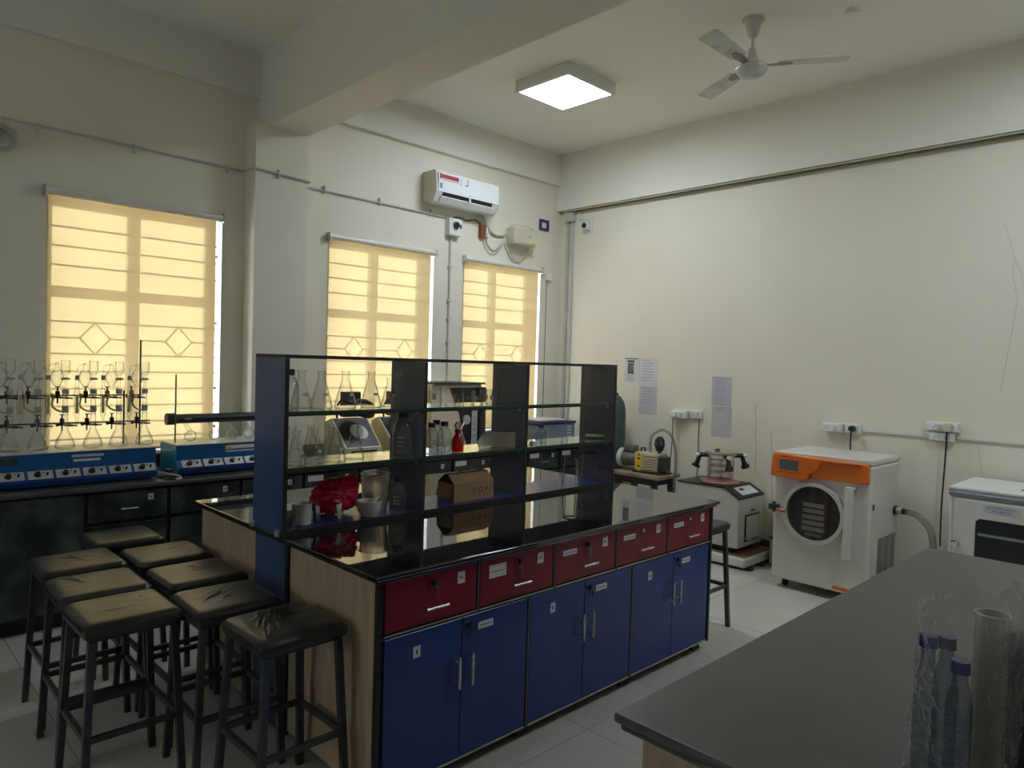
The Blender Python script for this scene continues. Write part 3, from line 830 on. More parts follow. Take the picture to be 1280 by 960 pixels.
def notice(label, ya, yb, z0, z1, material, sheets):
    t = thing('paper_notice', label, 'notice', (XR, (ya + yb) / 2, z0))
    for (a, b_, c_, d_, mm) in sheets:
        s_ = MB().box(XR - 0.003, XR - 0.0006, b_, a, c_, d_).build('sheet', mm, t)
        wd = a - b_; hh = d_ - c_
        yield_rows.append((t, s_, a, b_, c_, d_))
    return t


def rows(t, sheet, a, b_, c_, d_, n, z_hi=0.92, z_lo=0.1, mm='print_grey', l0=0.18, l1=0.82):
    wd = a - b_; hh = d_ - c_
    for k in range(n):
        z = c_ + hh * (z_hi - (z_hi - z_lo) * k / max(1, n - 1))
        e = l1 - random.uniform(0, 0.22)
        MB().box(XR - 0.0036, XR - 0.003, a - wd * e, a - wd * l0, z - 0.0035, z + 0.0035).build('text_line', mm, sheet)


yield_rows = []
t = notice('printed sheet with a dark photograph taped to the right wall', 4.59, 4.395, 1.53, 1.79, 'paper', [(4.59, 4.395, 1.53, 1.79, 'paper')])
_, s_, a, b_, c_, d_ = yield_rows[-1]
MB().box(XR - 0.0036, XR - 0.003, b_ + 0.07, a - 0.045, c_ + 0.09, d_ - 0.05).build('photo', 'print_photo', s_)
MB().box(XR - 0.0036, XR - 0.003, b_ + 0.065, a - 0.04, d_ - 0.045, d_ - 0.025).build('heading', 'print_dark', s_)
MB().box(XR - 0.0036, XR - 0.003, b_ + 0.02, a - 0.01, d_ - 0.012, d_ - 0.003).build('heading', 'print_dark', s_)
rows(t, s_, a, b_, c_, d_, 4, 0.27, 0.08)
t = notice('pair of lilac-white typed sheets taped one above the other beside the photo sheet', 4.393, 4.172, 1.215, 1.793, 'paper', [(4.393, 4.172, 1.50, 1.793, 'paper'), (4.385, 4.165, 1.215, 1.498, 'paper_lilac')])
for q in yield_rows[-2:]:
    rows(*q, 8 if q is yield_rows[-2] else 6, 0.92, 0.2 if q is yield_rows[-2] else 0.4)
t = notice('pair of lilac typed sheets taped vertically on the wall above the bench-top freeze dryer', 3.535, 3.325, 1.055, 1.628, 'paper', [(3.54, 3.335, 1.345, 1.628, 'paper_lilac'), (3.53, 3.325, 1.055, 1.343, 'paper_lilac')])
rows(*yield_rows[-2], 11, 0.93, 0.08)
rows(*yield_rows[-1], 2, 0.95, 0.88)


# ================================================================== ISLAND BENCH
IX0, IX1 = 1.475, 3.865          # carcass
YFr, YBk = 2.18, 3.86
ZT = 0.907
t = thing('island_bench', 'blue and maroon laboratory island bench with wood-grain ends', 'bench', ((IX0 + IX1) / 2, 3.0, 0))
MB().box(IX0 + 0.02, IX1 - 0.02, YFr + 0.022, 2.85, 0.055, ZT - 0.034).build('carcass', 'black_trim', t, smooth=False)
MB().box(IX0 + 0.02, IX1 - 0.02, 3.19, YBk - 0.022, 0.055, ZT - 0.034).build('carcass', 'black_trim', t, smooth=False)
for y0, y1 in ((YFr + 0.02, 2.8595), (3.1825, YBk)):
    MB().box(IX0, IX0 + 0.0195, y0, y1, 0.05, ZT - 0.034).build('end_panel', 'wood_laminate', t, smooth=False)
    MB().box(IX1 - 0.0195, IX1, y0, y1, 0.05, ZT - 0.034).build('end_panel', 'wood_laminate', t, smooth=False)
for xa in (IX0 - 0.012, IX1 - 0.008):
    MB().box(xa, xa + 0.02, 2.885, 3.182, 0.03, ZT - 0.035).build('spine_panel', 'blue_side', t, smooth=False)
MB().box(IX0 - 0.011, IX0 + 0.008, 2.86, 2.8845, 0.03, ZT - 0.035).build('spine_trim', 'black_trim', t, smooth=False)
MB().box(IX0 + 0.0, IX0 + 0.0195, YFr - 0.002, YFr + 0.0195, 0.05, ZT - 0.034).build('corner_trim', 'black_trim', t, smooth=False)
MB().box(IX1 - 0.0195, IX1, YFr - 0.002, YFr + 0.0195, 0.05, ZT - 0.034).build('corner_trim', 'black_trim', t, smooth=False)
for x in (1.62, 2.30, 3.08, 3.80):
    for y in (2.25, 3.74):
        MB().rbox(x - 0.04, x + 0.04, y - 0.03, y + 0.05, 0.0, 0.054, 0.006).build('foot', 'black_plastic', t)
DX = [1.500, 1.972, 2.444, 2.916, 3.384, 3.842]
ZD = 0.658
MB().box(IX0 + 0.02, IX1 - 0.02, YFr + 0.002, YFr + 0.0215, ZD - 0.009, ZD + 0.001).build('rail', 'black_trim', t, smooth=False)
for i in range(5):
    x0, x1 = DX[i] + 0.010, DX[i + 1] - 0.010
    dr = MB().rbox(x0, x1, YFr, YFr + 0.0215, ZD + 0.012, ZT - 0.04, 0.002, 1).build('drawer', 'maroon', t, smooth=False)
    MB().box(x0 - 0.004, x1 + 0.004, YFr - 0.004, YFr + 0.001, ZD + 0.001, ZD + 0.007).build('edge_strip', 'silver_strip', dr, smooth=False)
    xm = (x0 + x1) / 2 + 0.0
    hz = ZD + 0.075
    hd = MB().cyl((xm - 0.055, YFr - 0.03, hz), (xm + 0.055, YFr - 0.03, hz), 0.0055, n=10)
    hd.cyl((xm - 0.035, YFr - 0.03, hz), (xm - 0.035, YFr, hz), 0.004, n=8).cyl((xm + 0.035, YFr - 0.03, hz), (xm + 0.035, YFr, hz), 0.004, n=8)
    hd.build('handle', 'chrome', dr)
    lk = ZT - 0.078
    MB().cyl((xm - 0.005, YFr - 0.006, lk), (xm - 0.005, YFr, lk), 0.010, n=14).build('lock', 'chrome', dr)
    if i in (0, 1, 2):
        MB().rbox(xm - 0.014, xm + 0.004, YFr - 0.022, YFr - 0.006, lk - 0.012, lk + 0.012, 0.004).build('key', 'black_plastic', dr)
        MB().tube(smoothpts([(xm - 0.002, YFr - 0.016, lk - 0.01), (xm + 0.012, YFr - 0.014, lk - 0.035), (xm + 0.010, YFr - 0.012, lk - 0.07)]), 0.003, 5).build('key_tag', 'grey_metal', dr)
    nx = x1 - 0.085
    MB().box(nx - 0.019, nx + 0.019, YFr - 0.0012, YFr - 0.0001, lk - 0.035, lk + 0.013).build('number_label', 'paper', dr, smooth=False)
    for q in (-0.006, 0.005):
        MB().box(nx + q - 0.0025, nx + q + 0.0025, YFr - 0.0016, YFr - 0.0012, lk - 0.018, lk - 0.003).build('print', 'print_dark', dr, smooth=False)
    if i > 0:
        lx = x0 + 0.05
        hh = 0.026 if i == 1 else 0.011
        MB().box(lx, lx + 0.10, YFr - 0.0012, YFr - 0.0001, lk - 0.022 - hh, lk - 0.018 + hh).build('name_label', 'paper', dr, smooth=False)
        MB().box(lx + 0.008, lx + 0.092, YFr - 0.0016, YFr - 0.0012, lk - 0.024, lk - 0.018).build('print', 'print_grey', dr, smooth=False)
for i in range(1, 5):
    MB().box(DX[i] - 0.009, DX[i] + 0.009, YFr - 0.001, YFr + 0.0215, ZD + 0.0075, ZT - 0.036).build('divider', 'black_trim', t, smooth=False)
    MB().box(DX[i] - 0.002, DX[i] + 0.002, YFr - 0.003, YFr - 0.001, ZD + 0.0075, ZT - 0.036).build('divider_bead', 'grey_trim', t, smooth=False)
UX = [1.500, 2.283, 3.066, 3.842]
for i in range(3):
    xm = (UX[i] + UX[i + 1]) / 2
    for k, (x0, x1) in enumerate(((UX[i] + 0.010, xm - 0.0015), (xm + 0.0015, UX[i + 1] - 0.010))):
        d = MB().rbox(x0, x1, YFr, YFr + 0.0215, 0.068, ZD - 0.010, 0.002, 1).build('door', 'blue_laminate', t, smooth=False)
        hx = xm + (-0.035 if k == 0 else 0.035)
        hd = MB().cyl((hx, YFr - 0.032, 0.37), (hx, YFr - 0.032, 0.50), 0.0065, n=10)
        hd.cyl((hx, YFr - 0.032, 0.395), (hx, YFr, 0.395), 0.0045, n=8).cyl((hx, YFr - 0.032, 0.475), (hx, YFr, 0.475), 0.0045, n=8)
        hd.build('handle', 'chrome', d)
        if k == 0:
            nx = x0 + 0.15
            MB().box(nx - 0.017, nx + 0.017, YFr - 0.0012, YFr - 0.0001, 0.545, 0.59).build('number_label', 'paper', d, smooth=False)
            MB().box(nx - 0.004, nx + 0.004, YFr - 0.0016, YFr - 0.0012, 0.558, 0.576).build('print', 'print_dark', d, smooth=False)
        else:
            lx = x0 + 0.085
            MB().box(lx, lx + 0.085, YFr - 0.0012, YFr - 0.0001, 0.578, 0.608).build('name_label', 'paper', d, smooth=False)
            MB().box(lx + 0.008, lx + 0.077, YFr - 0.0016, YFr - 0.0012, 0.589, 0.597).build('print', 'print_grey', d, smooth=False)
            kx = x0 + 0.025
            MB().cyl((kx, YFr - 0.006, 0.617), (kx, YFr, 0.617), 0.010, n=14).build('lock', 'chrome', d)
            MB().rbox(kx - 0.006, kx + 0.012, YFr - 0.02, YFr - 0.006, 0.602, 0.626, 0.004).build('key', 'black_plastic', d)
            MB().tube(smoothpts([(kx + 0.006, YFr - 0.014, 0.604), (kx + 0.022, YFr - 0.012, 0.59), (kx + 0.025, YFr - 0.01, 0.565)]), 0.004, 5).build('key_tag', 'dark_steel', d)
    MB().box(UX[i] + 0.012, UX[i + 1] - 0.012, YFr - 0.003, YFr + 0.0215, 0.058, 0.067).build('edge_strip', 'silver_strip', t, smooth=False)
for i in (1, 2):
    MB().box(UX[i] - 0.009, UX[i] + 0.009, YFr - 0.001, YFr + 0.0215, 0.055, ZD - 0.0095).build('divider', 'black_trim', t, smooth=False)
    MB().box(UX[i] - 0.003, UX[i] + 0.003, YFr - 0.003, YFr - 0.001, 0.055, ZD - 0.0095).build('divider_bead', 'grey_trim', t, smooth=False)

# worktop with moulded edge
t = thing('granite_worktop', 'polished black granite worktop of the island bench', 'worktop', (2.65, 3.0, ZT - 0.034))
SX0, SX1, SY0, SY1 = 1.445, 3.885, 2.142, 3.90
MB().rbox(SX0, SX1, SY0, SY1, ZT - 0.019, ZT, 0.006, 3).build('slab', 'granite', t)
MB().rbox(SX0 + 0.014, SX1 - 0.014, SY0 + 0.012, SY1 - 0.012, ZT - 0.0335, ZT - 0.0195, 0.004, 2).build('edge_moulding', 'granite', t)

# ------------------------------------------------------------------ reagent shelf on the island
RX = [1.447, 2.212, 2.955, 3.80]
RY0, RY1 = 2.885, 3.18
ZTOP, ZS2, ZS1, ZS0 = 1.707, 1.457, 1.207, 0.929
t = thing('reagent_shelf', 'tall dark blue open reagent shelf with glass shelves standing on the island worktop', 'shelf', (2.57, 2.99, ZT))
for i, x in enumerate(RX):
    x0, x1 = (x, x + 0.018) if i == 0 else ((x - 0.018, x) if i == 3 else (x - 0.009, x + 0.009))
    up = MB().box(x0, x1, RY0 + 0.004, RY1, ZT + 0.0005, ZTOP - 0.0165).build('upright', 'blue_side' if i == 0 else 'blue_panel', t, smooth=False)
    MB().box(x0 - 0.001, x1 + 0.001, RY0, RY0 + 0.004, ZT + 0.0005, ZTOP - 0.0165).build('edge_band', 'black_trim', up, smooth=False)
MB().box(RX[0], RX[3], RY0, RY1, ZTOP - 0.016, ZTOP).build('top_board', 'black_trim', t, smooth=False)
for i in range(3):
    x0 = RX[i] + (0.0185 if i == 0 else 0.0095); x1 = RX[i + 1] - (0.0185 if i == 2 else 0.0095)
    bd = MB().box(x0, x1, RY0 + 0.006, RY1 - 0.002, ZT + 0.0005, ZS0).build('bottom_board', 'blue_laminate', t, smooth=False)
    MB().box(x0, x1, RY0 + 0.001, RY0 + 0.006, ZT + 0.0005, ZS0 + 0.0005).build('edge_band', 'black_trim', bd, smooth=False)
    for zs in (ZS1, ZS2):
        g = MB().box(x0, x1, RY0 + 0.010, RY1 - 0.004, zs - 0.008, zs).build('glass_shelf', 'shelf_glass', t, smooth=False)
        MB().box(x0, x1, RY0 + 0.006, RY0 + 0.0099, zs - 0.0082, zs + 0.0002).build('polished_edge', 'edge_green', g, smooth=False)
        MB().box(x0, x1, RY0 + 0.008, RY1 - 0.004, zs - 0.022, zs - 0.0085).build('shelf_board', 'black_trim', t, smooth=False)
        for xx in (x0 + 0.001, x1 - 0.013):
            MB().rbox(xx, xx + 0.012, RY0 + 0.04, RY0 + 0.055, zs - 0.034, zs - 0.0225, 0.002).build('bracket', 'chrome', t)
            MB().rbox(xx, xx + 0.012, RY1 - 0.06, RY1 - 0.045, zs - 0.034, zs - 0.0225, 0.002).build('bracket', 'chrome', t)
for y in (RY0 + 0.03, RY1 - 0.02):
    MB().rbox(1.430, 1.4465, y - 0.012, y + 0.012, ZT - 0.002, ZT + 0.028, 0.004).build('angle_bracket', 'chrome', t)

# ================================================================== BENCH ALONG THE WINDOW WALL
ZB = 0.856
BYF = 4.925
t = thing('wall_bench', 'dark green marble-look bench with drawers under the windows', 'bench', (2.0, 5.2, 0))
bx = [1.176 - 0.485 * k for k in range(9, 0, -1)] + [1.176 + 0.486 * k for k in range(0, 11)]
bx = [x for x in bx if x > XL + 0.1 and x < XR - 0.03]
MB().box(bx[0], bx[-1], BYF + 0.012, 5.37, 0.10, ZB - 0.03).build('carcass', 'dark_frame', t, smooth=False)
MB().box(bx[0], bx[-1], BYF + 0.06, 5.35, 0.0, 0.0995).build('plinth', 'dark_frame', t, smooth=False)
for i in range(len(bx) - 1):
    x0, x1 = bx[i] + 0.014, bx[i + 1] - 0.014
    if bx[i + 1] < 1.2:
        d = MB().rbox(x0, x1, BYF - 0.006, BYF + 0.0115, 0.11, ZB - 0.045, 0.002, 1).build('door', 'marble_laminate', t, smooth=False)
        MB().cyl((x0 + 0.05, BYF - 0.03, 0.66), (x0 + 0.06, BYF - 0.03, 0.74), 0.005, n=8).build('handle', 'dark_steel', d)
        continue
    dr = MB().rbox(x0, x1, BYF - 0.006, BYF + 0.0115, 0.625, ZB - 0.05, 0.002, 1).build('drawer', 'marble_laminate', t, smooth=False)
    xm = (x0 + x1) / 2
    hd = MB().cyl((xm - 0.05, BYF - 0.03, 0.70), (xm + 0.05, BYF - 0.03, 0.70), 0.0045, n=8)
    hd.cyl((xm - 0.03, BYF - 0.03, 0.70), (xm - 0.03, BYF - 0.006, 0.70), 0.0035, n=6).cyl((xm + 0.03, BYF - 0.03, 0.70), (xm + 0.03, BYF - 0.006, 0.70), 0.0035, n=6)
    hd.build('handle', 'chrome', dr)
    nx = x1 - 0.10
    MB().box(nx - 0.016, nx + 0.016, BYF - 0.0072, BYF - 0.0061, 0.738, 0.778).build('number_label', 'paper', dr, smooth=False)
    MB().box(nx - 0.005, nx + 0.005, BYF - 0.0076, BYF - 0.0072, 0.75, 0.764).build('print', 'print_dark', dr, smooth=False)
    if bx[i] > 2.3:
        MB().box(x0 + 0.02, x0 + 0.15, BYF - 0.0072, BYF - 0.0061, 0.745, 0.79).build('name_label', 'paper', dr, smooth=False)
    d = MB().rbox(x0, x1, BYF - 0.006, BYF + 0.0115, 0.11, 0.60, 0.002, 1).build('door', 'marble_laminate', t, smooth=False)
    MB().box(xm + 0.02, xm + 0.05, BYF - 0.0072, BYF - 0.0061, 0.54, 0.575).build('number_label', 'paper', d, smooth=False)
t = thing('granite_worktop', 'dark granite worktop running under the windows', 'worktop', (2.0, 5.2, ZB - 0.03))
MB().rbox(bx[0], bx[-1], 4.875, 5.378, ZB - 0.0295, ZB, 0.008, 3).build('slab', 'granite_dusty', t)
for a, b_ in ((bx[0], 2.414), (2.861, bx[-1])):
    MB().box(a, b_, 5.378, YW - 0.0005, ZB - 0.0295, ZB - 0.0005).build('back_strip', 'granite_dusty', t, smooth=False)
    struct(MB().box(a, b_, YW - 0.016, YW - 0.0005, ZB + 0.0005, ZB + 0.09), 'upstand', 'dark_frame', wall_window)

# ================================================================== FOREGROUND BENCH
t = thing('side_bench', 'wood-grain laboratory bench in the foreground with its end panel showing', 'bench', (2.5, 0.3, 0))
FX0, FX1, FY0, FY1 = 1.30, 3.66, -0.62, 0.965
MB().box(FX0 + 0.07, FX1 - 0.05, FY0 + 0.05, FY1 - 0.06, 0.055, ZT - 0.041).build('carcass', 'black_trim', t, smooth=False)
MB().box(FX0 + 0.05, FX0 + 0.0695, FY0 + 0.05, FY1 - 0.05, 0.05, ZT - 0.041).build('end_panel', 'wood_laminate', t, smooth=False)
MB().box(FX1 - 0.0495, FX1 - 0.03, FY0 + 0.05, FY1 - 0.05, 0.05, ZT - 0.041).build('end_panel', 'wood_laminate', t, smooth=False)
for i in range(3):
    x0 = FX0 + 0.08 + i * 0.745
    for k in range(2):
        MB().rbox(x0 + k * 0.37 + 0.003, x0 + k * 0.37 + 0.365, FY1 - 0.0595, FY1 - 0.045, 0.07, 0.65, 0.002, 1).build('door', 'blue_laminate', t, smooth=False)
        MB().rbox(x0 + k * 0.37 + 0.003, x0 + k * 0.37 + 0.365, FY1 - 0.0595, FY1 - 0.045, 0.67, 0.86, 0.002, 1).build('drawer', 'maroon', t, smooth=False)
for x in (FX0 + 0.15, 2.4, FX1 - 0.15):
    for y in (FY0 + 0.15, FY1 - 0.15):
        MB().rbox(x - 0.04, x + 0.04, y - 0.04, y + 0.04, 0, 0.0545, 0.006).build('foot', 'black_plastic', t)
t = thing('granite_worktop', 'matt dark grey granite worktop filling the lower right foreground', 'worktop', (2.5, 0.3, ZT - 0.04))
MB().rbox(FX0, FX1, FY0, FY1, ZT - 0.022, ZT, 0.007, 3).build('slab', 'granite_dusty', t)
MB().rbox(FX0 + 0.012, FX1 - 0.012, FY0 + 0.012, FY1 - 0.012, ZT - 0.0405, ZT - 0.0225, 0.006, 3).build('edge_moulding', 'granite', t)

# ================================================================== STOOLS
def seat_mesh(wr, seed):
    rnd = random.Random(seed)
    mb_ = MB(); n = 84; a = 0.172; zt = 0.70
    def h(u, v):
        z = zt - 0.014 * (abs(u) ** 16 + abs(v) ** 16) + 0.003 * (1 - u * u) * (1 - v * v)
        for (cx, cy_, ang, ln, wd, amp) in wr:
            du, dv = u - cx, v - cy_
            s_ = du * math.cos(ang) + dv * math.sin(ang)
            q = -du * math.sin(ang) + dv * math.cos(ang) + 0.10 * s_ * s_ + 0.03 * math.sin(9 * s_)
            z += amp * math.exp(-(s_ / ln) ** 2) * math.exp(-(q / wd) ** 2)
        z += 0.0010 * noise.noise(Vector((u * 3 + seed, v * 3, 0))) 
        return z
    for j in range(n + 1):
        for i in range(n + 1):
            u, v = -1 + 2 * i / n, -1 + 2 * j / n
            k = math.sqrt(1 - 0.07 * (abs(v) ** 10)); k2 = math.sqrt(1 - 0.07 * (abs(u) ** 10))
            mb_.v.append((a * u * k, a * v * k2, h(u, v)))
    for j in range(n):
        for i in range(n):
            q = j * (n + 1) + i
            mb_.f.append((q, q + 1, q + n + 2, q + n + 1))
    border = [i for i in range(n + 1)] + [(j + 1) * (n + 1) - 1 for j in range(1, n + 1)] + [n * (n + 1) + i for i in range(n - 1, -1, -1)] + [j * (n + 1) for j in range(n - 1, 0, -1)]
    prev = border
    for zz, sc in ((0.682, 1.02), (0.665, 1.02), (0.648, 1.0)):
        k = len(mb_.v)
        for q in border:
            x, y, _ = mb_.v[q]
            mb_.v.append((x * sc, y * sc, zz))
        ring = list(range(k, k + len(border)))
        for i in range(len(border)):
            j = (i + 1) % len(border)
            mb_.f.append((prev[j], prev[i], ring[i], ring[j]))
        prev = ring
    mb_.f.append(tuple(prev))
    return mb_


def stool(label, x, y, rz, wr, seed, group='black stools crowded beside the island bench'):
    t = thing('lab_stool', label, 'stool', (x, y, 0), group, rz)
    seat_mesh(wr, seed).build('seat', 'leatherette', t, local=True, angle=60)
    MB().box(-0.155, 0.155, -0.155, 0.155, 0.633, 0.6475).build('seat_board', 'black_plastic', t, local=True, smooth=False)
    b_, tp, zr = 0.175, 0.145, 0.275
    rr = 0.0125
    def lp(sx, sy, z):
        k = b_ + (tp - b_) * z / 0.633
        return (sx * k, sy * k, z)
    for sx in (-1, 1):
        for sy in (-1, 1):
            p0, p1 = lp(sx, sy, 0), lp(sx, sy, 0.633)
            lg = MB()
            vs = [(p0[0] + dx * rr, p0[1] + dy * rr, 0.0) for dx, dy in ((-1, -1), (1, -1), (1, 1), (-1, 1))] + [(p1[0] + dx * rr, p1[1] + dy * rr, 0.633) for dx, dy in ((-1, -1), (1, -1), (1, 1), (-1, 1))]
            lg.add(vs, [(0, 3, 2, 1), (4, 5, 6, 7), (0, 1, 5, 4), (1, 2, 6, 5), (2, 3, 7, 6), (3, 0, 4, 7)])
            lg.build('leg', 'dark_steel', t, local=True, smooth=False)
    k = lp(1, 1, zr)[0]
    for s_ in (-1, 1):
        MB().box(-k + rr, k - rr, s_ * k - 0.009, s_ * k + 0.009, zr - 0.011, zr + 0.011).build('rung', 'dark_steel', t, local=True, smooth=False)
        MB().box(s_ * k - 0.009, s_ * k + 0.009, -k + rr, k - rr, zr - 0.011, zr + 0.011).build('rung', 'dark_steel', t, local=True, smooth=False)
    return t


def fan_wr(cx, cy_, ang, n, spread, ln, wd, amp, seed):
    r = random.Random(seed)
    return [(cx + r.uniform(-spread, spread), cy_ + spread * 1.6 * (k / (n - 1) - 0.5), ang + r.uniform(-0.35, 0.35), ln * r.uniform(0.6, 1.2), wd * r.uniform(0.8, 1.3), amp * r.uniform(0.6, 1.2)) for k in range(n)]


stool('black stool at the back of the cluster by the dark wall bench', 1.185, 4.235, 0.0, [(0, 0, 0.3, 0.4, 0.15, 0.002)], 1)
stool('black stool at the left back of the cluster with star-shaped creases on its seat', 0.885, 3.84, 0.01, fan_wr(-0.1, 0.1, 0.6, 4, 0.3, 0.35, 0.05, 0.0045, 5) + fan_wr(-0.1, 0.0, -0.7, 3, 0.3, 0.3, 0.05, 0.004, 6), 2)
stool('black stool in the middle of the left file with creases near its back edge', 0.865, 3.42, -0.01, fan_wr(-0.3, 0.5, -0.8, 4, 0.25, 0.3, 0.05, 0.005, 7), 3)
stool('smooth-seated black stool nearest the camera on the left', 0.855, 3.03, 0.01, [(-0.3, -0.2, 0.1, 0.5, 0.06, 0.002)], 4)
stool('black stool in the right file farthest from the camera, touching the bench end', 1.255, 3.745, 0.0, [(0.2, 0.1, 0.5, 0.25, 0.06, 0.003)], 5)
stool('black stool in the right file with small puckers in the middle of its seat', 1.25, 3.325, 0.01, fan_wr(0.1, 0.15, -0.6, 4, 0.25, 0.2, 0.05, 0.006, 8), 6)
stool('black stool with rippled seat in front of the blue spine panel', 1.215, 2.905, -0.03, fan_wr(0.0, 0.1, 0.75, 7, 0.35, 0.35, 0.03, 0.006, 9), 7)
stool('heavily wrinkled black stool in front of the wood-grain bench end', 1.265, 2.49, 0.02, fan_wr(-0.35, 0.2, 0.9, 7, 0.38, 0.5, 0.028, 0.011, 10) + [(-0.1, 0.5, 0.2, 0.35, 0.05, 0.012), (0.1, 0.3, -0.3, 0.3, 0.04, 0.01)], 8)
stool('single black stool half hidden behind the far end of the island bench', 4.125, 2.46, 0.0, [(0.2, 0.1, 0.5, 0.25, 0.06, 0.003)], 9, None)


# ================================================================== FLOOR-STANDING FREEZE DRYER (orange console)
GX, GX1, GY0, GY1 = 5.40, 6.0, 1.795, 2.52
GZ0, GZ1 = 0.07, 1.075
t = thing('freeze_dryer', 'white floor-standing freeze dryer with orange console and round glass door', 'freeze dryer', ((GX + GX1) / 2, (GY0 + GY1) / 2, 0))
MB().rbox(GX, GX1, GY0, GY1, GZ0, GZ1 - 0.045, 0.02, 3).build('body', 'white_enamel', t)
MB().rbox(GX + 0.005, GX1, GY0 + 0.004, GY1 - 0.004, GZ1 - 0.044, GZ1, 0.012, 3).build('top_lid', 'white_enamel', t)
oz0, oz1 = 0.885, 1.06
# console: wide bar on the right, deeper display block on the left with an S-shaped shoulder
MB().rbox(GX - 0.035, GX - 0.0005, GY0 + 0.012, GY1 - 0.30, oz0 + 0.012, oz1 - 0.015, 0.016, 4).build('console_bar', 'orange', t)
ol = [(GY1 + 0.004, oz0 - 0.005), (GY1 + 0.006, oz0 + 0.02), (GY1 - 0.006, oz1 - 0.01), (GY1 - 0.02, oz1 + 0.006), (GY1 - 0.30, oz1 - 0.006), (GY0 + 0.06, oz1 - 0.016)]
ol += [(GY0 + 0.06, oz1 - 0.028), (GY1 - 0.395, oz1 - 0.03), (GY1 - 0.375, oz1 - 0.05), (GY1 - 0.355, oz1 - 0.085), (GY1 - 0.33, oz1 - 0.115), (GY1 - 0.29, oz1 - 0.135), (GY1 - 0.285, oz0 + 0.004), (GY1 - 0.27, oz0 - 0.008), (GY1 - 0.25, oz0 - 0.012)]
bm = bmesh.new()
vsl = [bm.verts.new((GX - 0.0005, y, z)) for y, z in ol]
fc = bm.faces.new(vsl)
ex = bmesh.ops.extrude_face_region(bm, geom=[fc])
nv = [e for e in ex['geom'] if isinstance(e, bmesh.types.BMVert)]
bmesh.ops.translate(bm, verts=nv, vec=(-0.062, 0, 0))
bm.faces.ensure_lookup_table()
front = [f for f in bm.faces if all(abs(v.co.x - (GX - 0.0625)) < 1e-4 for v in f.verts)]
bmesh.ops.bevel(bm, geom=list(front[0].edges), offset=0.009, segments=3, affect='EDGES', profile=0.5)
bm.verts.index_update()
cb = MB(); cb.add([v.co[:] for v in bm.verts], [[v.index for v in f.verts] for f in bm.faces]); bm.free()
con = cb.build('console_block', 'orange', t, angle=40)
sc0 = GY1 - 0.065
MB().box(GX - 0.0642, GX - 0.0626, sc0 - 0.145, sc0, oz0 + 0.055, oz1 - 0.042).build('display_screen', 'screen', con)
MB().box(GX - 0.0635, GX - 0.0626, sc0 - 0.165, sc0 + 0.01, oz0 + 0.035, oz0 + 0.038).build('print', 'print_dark', con)
MB().box(GX - 0.0635, GX - 0.0626, sc0 - 0.06, sc0 - 0.02, oz1 - 0.022, oz1 - 0.016).build('print', 'print_dark', con)
# round door
dc = (GX, 2.195, 0.63)
MB().ring(dc, 'x', 0.205, 0.232, -0.045, -0.0005, 56).build('door_ring', 'pale_grey', t)
MB().cyl((GX - 0.030, dc[1], dc[2]), (GX - 0.026, dc[1], dc[2]), 0.206, n=56).build('door_glass', 'acrylic', t)
MB().cyl((GX - 0.004, dc[1], dc[2]), (GX - 0.0005, dc[1], dc[2]), 0.204, n=56).build('chamber_back', 'dark_glass', t)
rk = MB()
for y in (dc[1] - 0.085, dc[1] + 0.088):
    rk.box(GX - 0.022, GX - 0.005, y - 0.004, y + 0.004, dc[2] - 0.15, dc[2] + 0.09)
rk.build('rack', 'dark_steel', t)
for k in range(5):
    z = dc[2] + 0.045 - 0.045 * k
    MB().rbox(GX - 0.024, GX - 0.005, dc[1] - 0.08, dc[1] + 0.083, z, z + 0.03, 0.003).build('tray', 'tray_metal', t)
MB().rbox(GX - 0.02, GX - 0.005, dc[1] - 0.06, dc[1] + 0.06, dc[2] - 0.175, dc[2] - 0.155, 0.003).build('tray', 'grey_metal', t)
lt = MB().rbox(GX - 0.05, GX - 0.001, GY1 - 0.055, GY1 + 0.02, dc[2] - 0.02, dc[2] + 0.025, 0.006).cyl((GX - 0.03, GY1 - 0.02, dc[2] - 0.035), (GX - 0.03, GY1 - 0.02, dc[2] + 0.045), 0.011, n=10).build('latch', 'dark_steel', t)
MB().cyl((GX - 0.055, GY1 - 0.05, dc[2] - 0.008), (GX - 0.06, GY1 - 0.12, dc[2] - 0.012), 0.009, 0.012, n=10).build('latch_handle', 'red_dark', lt)
MB().rbox(GX - 0.05, GX - 0.001, GY0 + 0.115, GY0 + 0.175, 0.33, 0.87, 0.008).build('hinge_bracket', 'white_enamel', t)
for z in (0.345, 0.855):
    MB().cyl((GX - 0.02, GY0 + 0.10, z), (GX - 0.02, GY0 + 0.145, z), 0.014, n=14).build('hinge_pin', 'chrome', t)
MB().box(GX - 0.0012, GX - 0.0001, 1.93, 2.04, GZ0 + 0.02, GZ0 + 0.045).build('sticker', 'orange', t)
# side vent: rows of slots
ys = GY0
for cx_ in range(3):
    for k in range(18):
        x0 = GX + 0.17 + cx_ * 0.128; z = 0.155 + k * 0.0185
        MB().box(x0, x0 + 0.115, ys - 0.0012, ys - 0.0001, z, z + 0.0105).build('vent_slot', 'black_plastic', t, smooth=False)
MB().rbox(GX + 0.03, GX + 0.055, ys - 0.006, ys - 0.0001, 0.715, 0.755, 0.002).build('side_switch', 'black_plastic', t)
for x in (GX + 0.09, GX1 - 0.09):
    for y in (GY0 + 0.09, GY1 - 0.08):
        cs = MB().cyl((x, y - 0.012, 0.032), (x, y + 0.012, 0.032), 0.032, n=16).build('caster', 'rubber', t)
        MB().rbox(x - 0.025, x + 0.025, y - 0.02, y + 0.02, 0.05, 0.0695, 0.004).build('caster_fork', 'dark_steel', cs)
hp = (GX1 - 0.10, GY0, 0.66)
